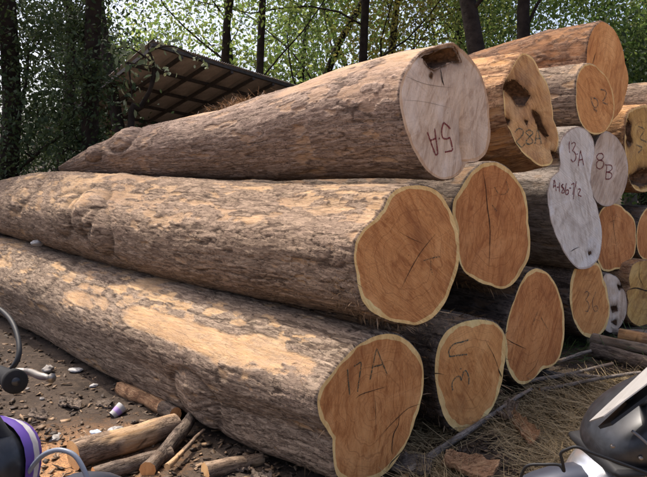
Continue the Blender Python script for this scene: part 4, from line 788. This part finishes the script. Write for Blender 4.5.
def crumple(name, label, px, size, mat, seed, cat='litter', flat=.4):
    p_ = gp(*px) + ZZ * size * flat * .35; n1_, n2_ = 14, 20; vs = []
    for i in range(n1_):
        f = math.pi * i / (n1_ - 1)
        for j in range(n2_):
            a = 2 * math.pi * j / n2_; q_ = np.array([math.sin(f) * math.cos(a), math.sin(f) * math.sin(a), math.cos(f)]); r_ = size * .5 * (1 + .45 * fbm((q_ * 2.2 + seed)[None], 3, seed)[0])
            vs.append(q_ * r_ * np.array([1.25, .85, flat]))
    o = mesh(name, np.array(vs), grid_faces(n1_, n2_, True), mat, None, smooth=False); o.location = tuple(p_); o.rotation_euler = (0, 0, seed); return tag(o, label, cat)
crumple('plastic_scrap', 'crumpled clear plastic scrap left of the short log', (54, 438), .10, M['plastic_dirty'], 2, flat=.25)
crumple('plastic_cup_lid', 'pale blue plastic lid on top of the short log', (96, 434), .055, M['plastic_blue'], 3, flat=.5)
crumple('plastic_scrap', 'grey plastic scrap leaning on the short log', (116, 431), .08, M['plastic_dirty'], 4, flat=.4)
crumple('stone', 'pale stone beside the motorcycle handlebar', (48, 372), .09, M['stone'], 5, 'stone', .7)
crumple('paper_scrap', 'white paper scrap on the dirt near the log, right of the pale stone', (76, 371), .09, M['paper'], 6, flat=.3)
crumple('paper_scrap', 'small white scrap in the shade of the front log', (94, 387), .05, M['paper'], 7, flat=.5)
crumple('stone', 'small pale pebble in front of the stone', (28, 390), .03, M['stone'], 8, 'stone', .7)
crumple('stone', 'tiny pale pebble on bare dirt above the crumpled plastic', (42, 400), .03, M['stone'], 9, 'stone', .7)
crumple('paper_scrap', 'white scrap caught between the front log and middle log at the left', (38, 241), .10, M['paper'], 10, flat=.5).location = tuple(at(38, 243, 6.4))

# dry litter caught on top of the 5-A log
r = np.random.default_rng(3); n_ = 420; P = np.array([at(x, 107 - (x - 230) * .28 + r.normal(0, 1.5), 5.0 - (x - 230) * .012 + r.normal(0, .04)) for x in 232 + r.normal(0, 14, n_)])
d = r.standard_normal((n_, 3)); d[:, 2] = abs(d[:, 2]) * .5; d /= np.linalg.norm(d, axis=1)[:, None]; L = r.uniform(.03, .10, n_)[:, None]; w_ = np.cross(d, ZZ) * .002
v_ = np.stack([P - w_, P + w_, P + d * L + w_, P + d * L - w_], 1).reshape(-1, 3); i4 = np.arange(n_)[:, None] * 4
tag(mesh('dry_litter', v_, i4 + np.array([[0, 1, 2, 3]]), M['rusty'], None, {'rnd': np.repeat(r.uniform(0, 1, n_), 4)}, smooth=False), 'dry rusty litter caught on top of the 5-A log', 'litter', kind='stuff')

# ---------------------------------------------------------------- motorcycles
M['black_gloss'] = plain('black_gloss', (0.012, 0.013, 0.016), 0.33, nscale=45, namp=.5, spec=0.4); M['black_plastic'] = plain('black_plastic', (0.009, 0.009, 0.010), 0.55, spec=.25); M['rubber'] = plain('rubber', (0.008, 0.008, 0.009), 0.8, nscale=60, namp=.3, spec=.2)
M['chrome'] = plain('chrome', (0.62, 0.63, 0.65), 0.18, 1.0); M['alloy'] = plain('alloy', (0.22, 0.20, 0.18), 0.5, 1.0); M['silver_paint'] = plain('silver_paint', (0.10, 0.104, 0.112), 0.55, 0.0, nscale=30, namp=.5)
M['violet_paint'] = plain('violet_paint', (0.07, 0.035, 0.20), 0.35); M['white_paint'] = plain('white_paint', (0.38, 0.37, 0.37), 0.4, nscale=40, namp=.2); M['plate'] = plain('plate', (0.22, 0.21, 0.20), 0.5, nscale=18, namp=.12); M['cable_grey'] = plain('cable_grey', (0.13, 0.15, 0.19), 0.35)
M['faded_red'] = plain('faded_red', (0.07, 0.03, 0.035), 0.8, nscale=60, namp=.3); M['mudguard'] = plain('mudguard', (0.035, 0.04, 0.055), 0.35, 0.2); M['seat_vinyl'] = plain('seat_vinyl', (0.02, 0.02, 0.021), 0.6)
t = NT('lens'); t.b.inputs['Transmission Weight'].default_value = 0.85; t.done((0.42, 0.44, 0.47), 0.22, spec=0.2); M['lens'] = t.m
def motorcycle(label, origin, head, tank_mat, mud):
    """origin: on the ground below the steering head; head: heading angle; local x forward, y left"""
    ch, sh = math.cos(head), math.sin(head); o = np.array(origin, float)
    X = np.array([ch, sh, 0]); Y = np.array([-sh, ch, 0])
    Wp = lambda x, y, z: o + X * x + Y * y + ZZ * z
    e = empty('motorcycle', tuple(o), label, 'motorcycle')
    B = lambda mb, nm, mt, par=e, **k: mb.build(nm, M[mt], par, origin=o, **k)
    def ring(c, rx, rz, n_=20, tilt=0.0, sq=2.0):
        out = []
        for k in range(n_):
            a = 2 * math.pi * k / n_; cy, cz = math.cos(a), math.sin(a); p_ = 2.0 / sq
            yy = rx * math.copysign(abs(cy) ** p_, cy); zz_ = rz * math.copysign(abs(cz) ** p_, cz); out.append(Wp(c[0] + zz_ * tilt, c[1] + yy, c[2] + zz_))
        return out
    for wx in (0.33, -0.95):
        wh = MB()
        wh.tube([Wp(wx + .245 * math.cos(a), 0, .285 + .245 * math.sin(a)) for a in np.linspace(0, 2 * math.pi, 41)], .04, 10, cap=False); w_ = B(wh, 'wheel', 'rubber')
        rm = MB(); rm.tube([Wp(wx + .207 * math.cos(a), 0, .285 + .207 * math.sin(a)) for a in np.linspace(0, 2 * math.pi, 41)], .016, 8, cap=False)
        for k in range(6):
            a = k * math.pi / 3; rm.tube([Wp(wx, 0, .285), Wp(wx + .205 * math.cos(a), 0, .285 + .205 * math.sin(a))], .011, 6)
        rm.tube([Wp(wx, -.05, .285), Wp(wx, .05, .285)], .04, 12); B(rm, 'rim', 'alloy', w_)
    for s_ in (-1, 1): B(MB().tube([Wp(.33, s_ * .075, .30), Wp(.16, s_ * .075, .62), Wp(.03, s_ * .06, .88)], [.024, .024, .018], 10), 'fork_leg', 'black_plastic')
    B(MB().tube([Wp(.04, 0, .80), Wp(-.02, 0, .99)], .02, 10), 'steering_stem', 'black_plastic')
    g_ = MB(); rings = []
    for a in np.linspace(0.35, 2.6, 14):
        rings.append([Wp(.33 + (mud + dr_) * math.cos(a), y_, .285 + (mud + dr_) * math.sin(a)) for y_, dr_ in ((-.06, -.03), (-.045, .003), (0, .010), (.045, .003), (.06, -.03), (.045, -.002), (0, .005), (-.045, -.002))])
    B(g_.loft(rings), 'mudguard', 'mudguard')
    B(MB().loft([ring((x, 0, z), ry, rz) for x, ry, rz, z in ((-.10, .05, .05, .84), (-.14, .11, .10, .84), (-.25, .14, .125, .84), (-.42, .135, .115, .82), (-.55, .09, .08, .79), (-.60, .05, .04, .77))]), 'fuel_tank', tank_mat)
    B(MB().loft([ring((x, 0, z), ry, rz, sq=3) for x, ry, rz, z in ((-.56, .08, .03, .77), (-.65, .12, .045, .77), (-.90, .14, .05, .78), (-1.15, .12, .045, .82), (-1.22, .08, .025, .83))]), 'seat', 'seat_vinyl')
    B(MB().loft([ring((x, 0, z), ry, rz, sq=3) for x, ry, rz, z in ((-.10, .10, .10, .42), (-.2, .13, .17, .42), (-.42, .13, .17, .42), (-.5, .09, .1, .42))]), 'engine', 'alloy')
    fr = MB(); fr.tube([Wp(0, 0, .80), Wp(-.06, 0, .45), Wp(-.2, 0, .25), Wp(-.55, 0, .27), Wp(-.95, 0, .30)], .022, 8); fr.tube([Wp(0, 0, .82), Wp(-.55, 0, .70), Wp(-1.2, 0, .72)], .022, 8); B(fr, 'frame', 'black_plastic')
    hb = MB(); hb.tube(bez([Wp(-.16, .36, 1.075), Wp(-.10, .24, 1.06), Wp(-.02, .09, .99), Wp(-.02, -.09, .99), Wp(-.10, -.24, 1.06), Wp(-.16, -.36, 1.075)], 6), .011, 10); hbo = B(hb, 'handlebar', 'black_plastic')
    for s_ in (-1, 1):
        gr = MB(); p0, p1 = Wp(-.115, s_ * .262, 1.064), Wp(-.166, s_ * .372, 1.077); gr.tube([p0 * (1 - f) + p1 * f for f in np.linspace(0, 1, 12)], [.017 + .0015 * (k % 2) for k in range(12)], 16); 
        B(gr, 'grip', 'rubber', hbo)
        dd = (p1 - p0) / np.linalg.norm(p1 - p0); fl = MB(); fl.tube([p1 - dd * .008, p1 - dd * .006, p1 + dd * .006, p1 + dd * .009], [.018, .0245, .0245, .021], 24); be = B(fl, 'bar_end', 'rubber', hbo)
        fl = MB(); fl.tube([p1 + dd * .0088, p1 + dd * .0098], [.0085, .0085], 16); B(fl, 'bar_end_plug', 'black_gloss', hbo)
        lv = MB(); lv.tube(bez([Wp(-.07, s_ * .22, 1.05), Wp(-.045, s_ * .27, 1.05), Wp(-.075, s_ * .34, 1.058), Wp(-.085, s_ * .385, 1.062)], 5), [.008] * 13 + [.006, .006, .011], 8); B(lv, 'brake_lever', 'alloy')
    return e, Wp, B, ring

# right-hand motorcycle, nose to the left, only its headlamp cowl in view
e, Wp, B, ring = motorcycle('black motorcycle with a silver headlamp cowl at the bottom right corner', (1.05, 1.90, 0), rad(186), 'black_gloss', .375)
cw = MB().loft([ring((x, 0, z), ry, rz, 24, tilt=-.35, sq=2.6) for x, ry, rz, z in ((.31, .05, .025, .752), (.290, .115, .055, .757), (.24, .15, .095, .775), (.15, .16, .125, .795), (.04, .145, .13, .82), (-.04, .10, .09, .83))]); B(cw, 'headlamp_cowl', 'black_gloss', mods=subsurf(1))
sk = MB()
for f in np.linspace(0, 1, 9): pass
sk.loft([ring((x, 0, z), ry, rz, 24, tilt=-.35, sq=2.6) for x, ry, rz, z in ((.312, .12, .010, .706), (.306, .148, .014, .706), (.15, .168, .014, .714), (.0, .15, .010, .724))]); B(sk, 'cowl_lip', 'black_plastic')
ln = MB().loft([ring((x, 0, z), ry, rz, 24, tilt=-.5, sq=2.4) for x, ry, rz, z in ((.345, .03, .03, .640), (.335, .095, .060, .645), (.285, .128, .078, .655), (.20, .13, .08, .66))]); hl_ = B(ln, 'headlamp', 'silver_paint', mods=subsurf(1))
ln = MB().loft([ring((x, 0, z), ry, rz, 24, tilt=-.5, sq=2.4) for x, ry, rz, z in ((.353, .03, .03, .640), (.342, .098, .062, .645), (.293, .131, .080, .655))]); B(ln, 'headlamp_lens', 'lens', hl_, mods=subsurf(1))
B(MB().tube(bez([at(632, 431, 1.725), at(640, 437, 1.72), at(652, 448, 1.715)], 5), .004, 6), 'trim_line', 'silver_paint')
for a_, b_ in ((612, 446), (640, 458)):
    bp = at(a_, b_, 1.735); B(MB().tube([bp, bp + np.array([0, -.008, .002])], [.006, .005], 10), 'cowl_bolt', 'alloy')
# pale plate standing on the cowl, seen nearly edge-on
q = [at(604, 417, 1.66), at(655, 379, 1.68), at(652, 364, 1.80), at(590, 422, 1.78)]
pn = np.cross(q[1] - q[0], q[3] - q[0]); pn /= np.linalg.norm(pn)
B(MB().add(list(q) + [p_ + pn * .003 for p_ in q], [(0, 1, 2, 3), (7, 6, 5, 4), (0, 4, 5, 1), (1, 5, 6, 2), (2, 6, 7, 3), (3, 7, 4, 0)]), 'number_plate', 'plate', smooth=False)
sgn = 1 if pn @ (CAM - q[0]) > 0 else -1
mm = np.mean(q, 0); bk = [mm + (p_ - mm) * .85 - pn * sgn * .012 - ZZ * .012 for p_ in q]
B(MB().add(bk + [p_ - pn * sgn * .008 for p_ in bk], [(0, 1, 2, 3), (7, 6, 5, 4), (0, 4, 5, 1), (1, 5, 6, 2), (2, 6, 7, 3), (3, 7, 4, 0)]), 'plate_bracket', 'black_plastic', smooth=False)
B(MB().tube([mm - pn * sgn * .012, Wp(.14, 0, .84)], .012, 8), 'plate_stay', 'black_plastic')
eu_, ev_ = (q[1] - q[0]), (q[3] - q[0])
for k, (a, b, w_, h_) in enumerate(((.26, .40, .06, .30), (.34, .55, .03, .45), (.42, .40, .06, .25), (.50, .60, .05, .30), (.60, .40, .03, .45), (.68, .55, .06, .30), (.77, .40, .04, .35))):
    p0 = q[0] + eu_ * a + ev_ * b + pn * (sgn * .0012 + (.003 if sgn > 0 else 0)); d1, d2 = eu_ * w_ * .5, ev_ * h_ * .5
    B(MB().add([p0 - d1 - d2, p0 + d1 - d2, p0 + d1 + d2, p0 - d1 + d2], [(0, 1, 2, 3)]), 'faded_lettering', 'faded_red', smooth=False)
B(MB().tube(bez([at(x, y, d) for x, y, d in ((520, 479, 1.74), (527, 466, 1.72), (545, 464.5, 1.70), (559, 465, 1.69), (564, 471, 1.68), (562, 460, 1.67), (561, 453, 1.67), (568, 449, 1.66), (577, 447, 1.65), (592, 453, 1.64), (620, 463, 1.63), (655, 476, 1.62))], 5), .0040, 8), 'guard_wire', 'black_plastic')

# left-hand motorcycle, heading away to the right; bar end, lever and nose fairing in view
e, Wp, B, ring = motorcycle('motorcycle with violet and white nose fairing at the bottom left corner', (-0.872, 1.65, 0), rad(64.5), 'violet_paint', .297)
nf_ = B(MB().loft([ring((x, 0, z), ry, rz, 24, tilt=.2, sq=2.4) for x, ry, rz, z in ((.17, .03, .03, .72), (.15, .09, .08, .73), (.08, .125, .115, .74), (-.02, .13, .12, .74), (-.10, .09, .09, .75))]), 'nose_fairing', 'black_gloss', mods=subsurf(1))
def band(x0, x1, dx, name, mat):
    rs_ = []
    for f in np.linspace(0, 1, 5):
        x = x0 + (x1 - x0) * f; ry = np.interp(x, [-.10, -.02, .08, .15, .17], [.09, .13, .125, .09, .03]) + dx; rz = np.interp(x, [-.10, -.02, .08, .15, .17], [.09, .12, .115, .08, .03]) + dx
        rs_.append(ring((x, 0, .74), ry, rz, 24, tilt=.2, sq=2.4))
    B(MB().loft(rs_, cap=False), name, mat, nf_)
band(.055, .085, .004, 'violet_stripe', 'violet_paint'); band(.085, .115, .004, 'white_stripe', 'white_paint'); band(.115, .13, .004, 'violet_stripe', 'violet_paint')
B(MB().tube(bez([at(x, y, d) for x, y, d in ((28, 473, 1.66), (36, 462, 1.65), (46, 453.5, 1.64), (60, 450, 1.63), (74, 455, 1.62), (83, 468, 1.61), (90, 486, 1.60))], 6), .0062, 8), 'brake_hose', 'cable_grey')
B(MB().tube(bez([at(x, y, d) for x, y, d in ((-12, 303, 1.62), (2, 311, 1.60), (12, 322, 1.56), (18, 338, 1.52), (19, 354, 1.49), (13, 367, 1.48), (2, 374, 1.50))], 6), .0060, 8), 'cable', 'black_plastic')
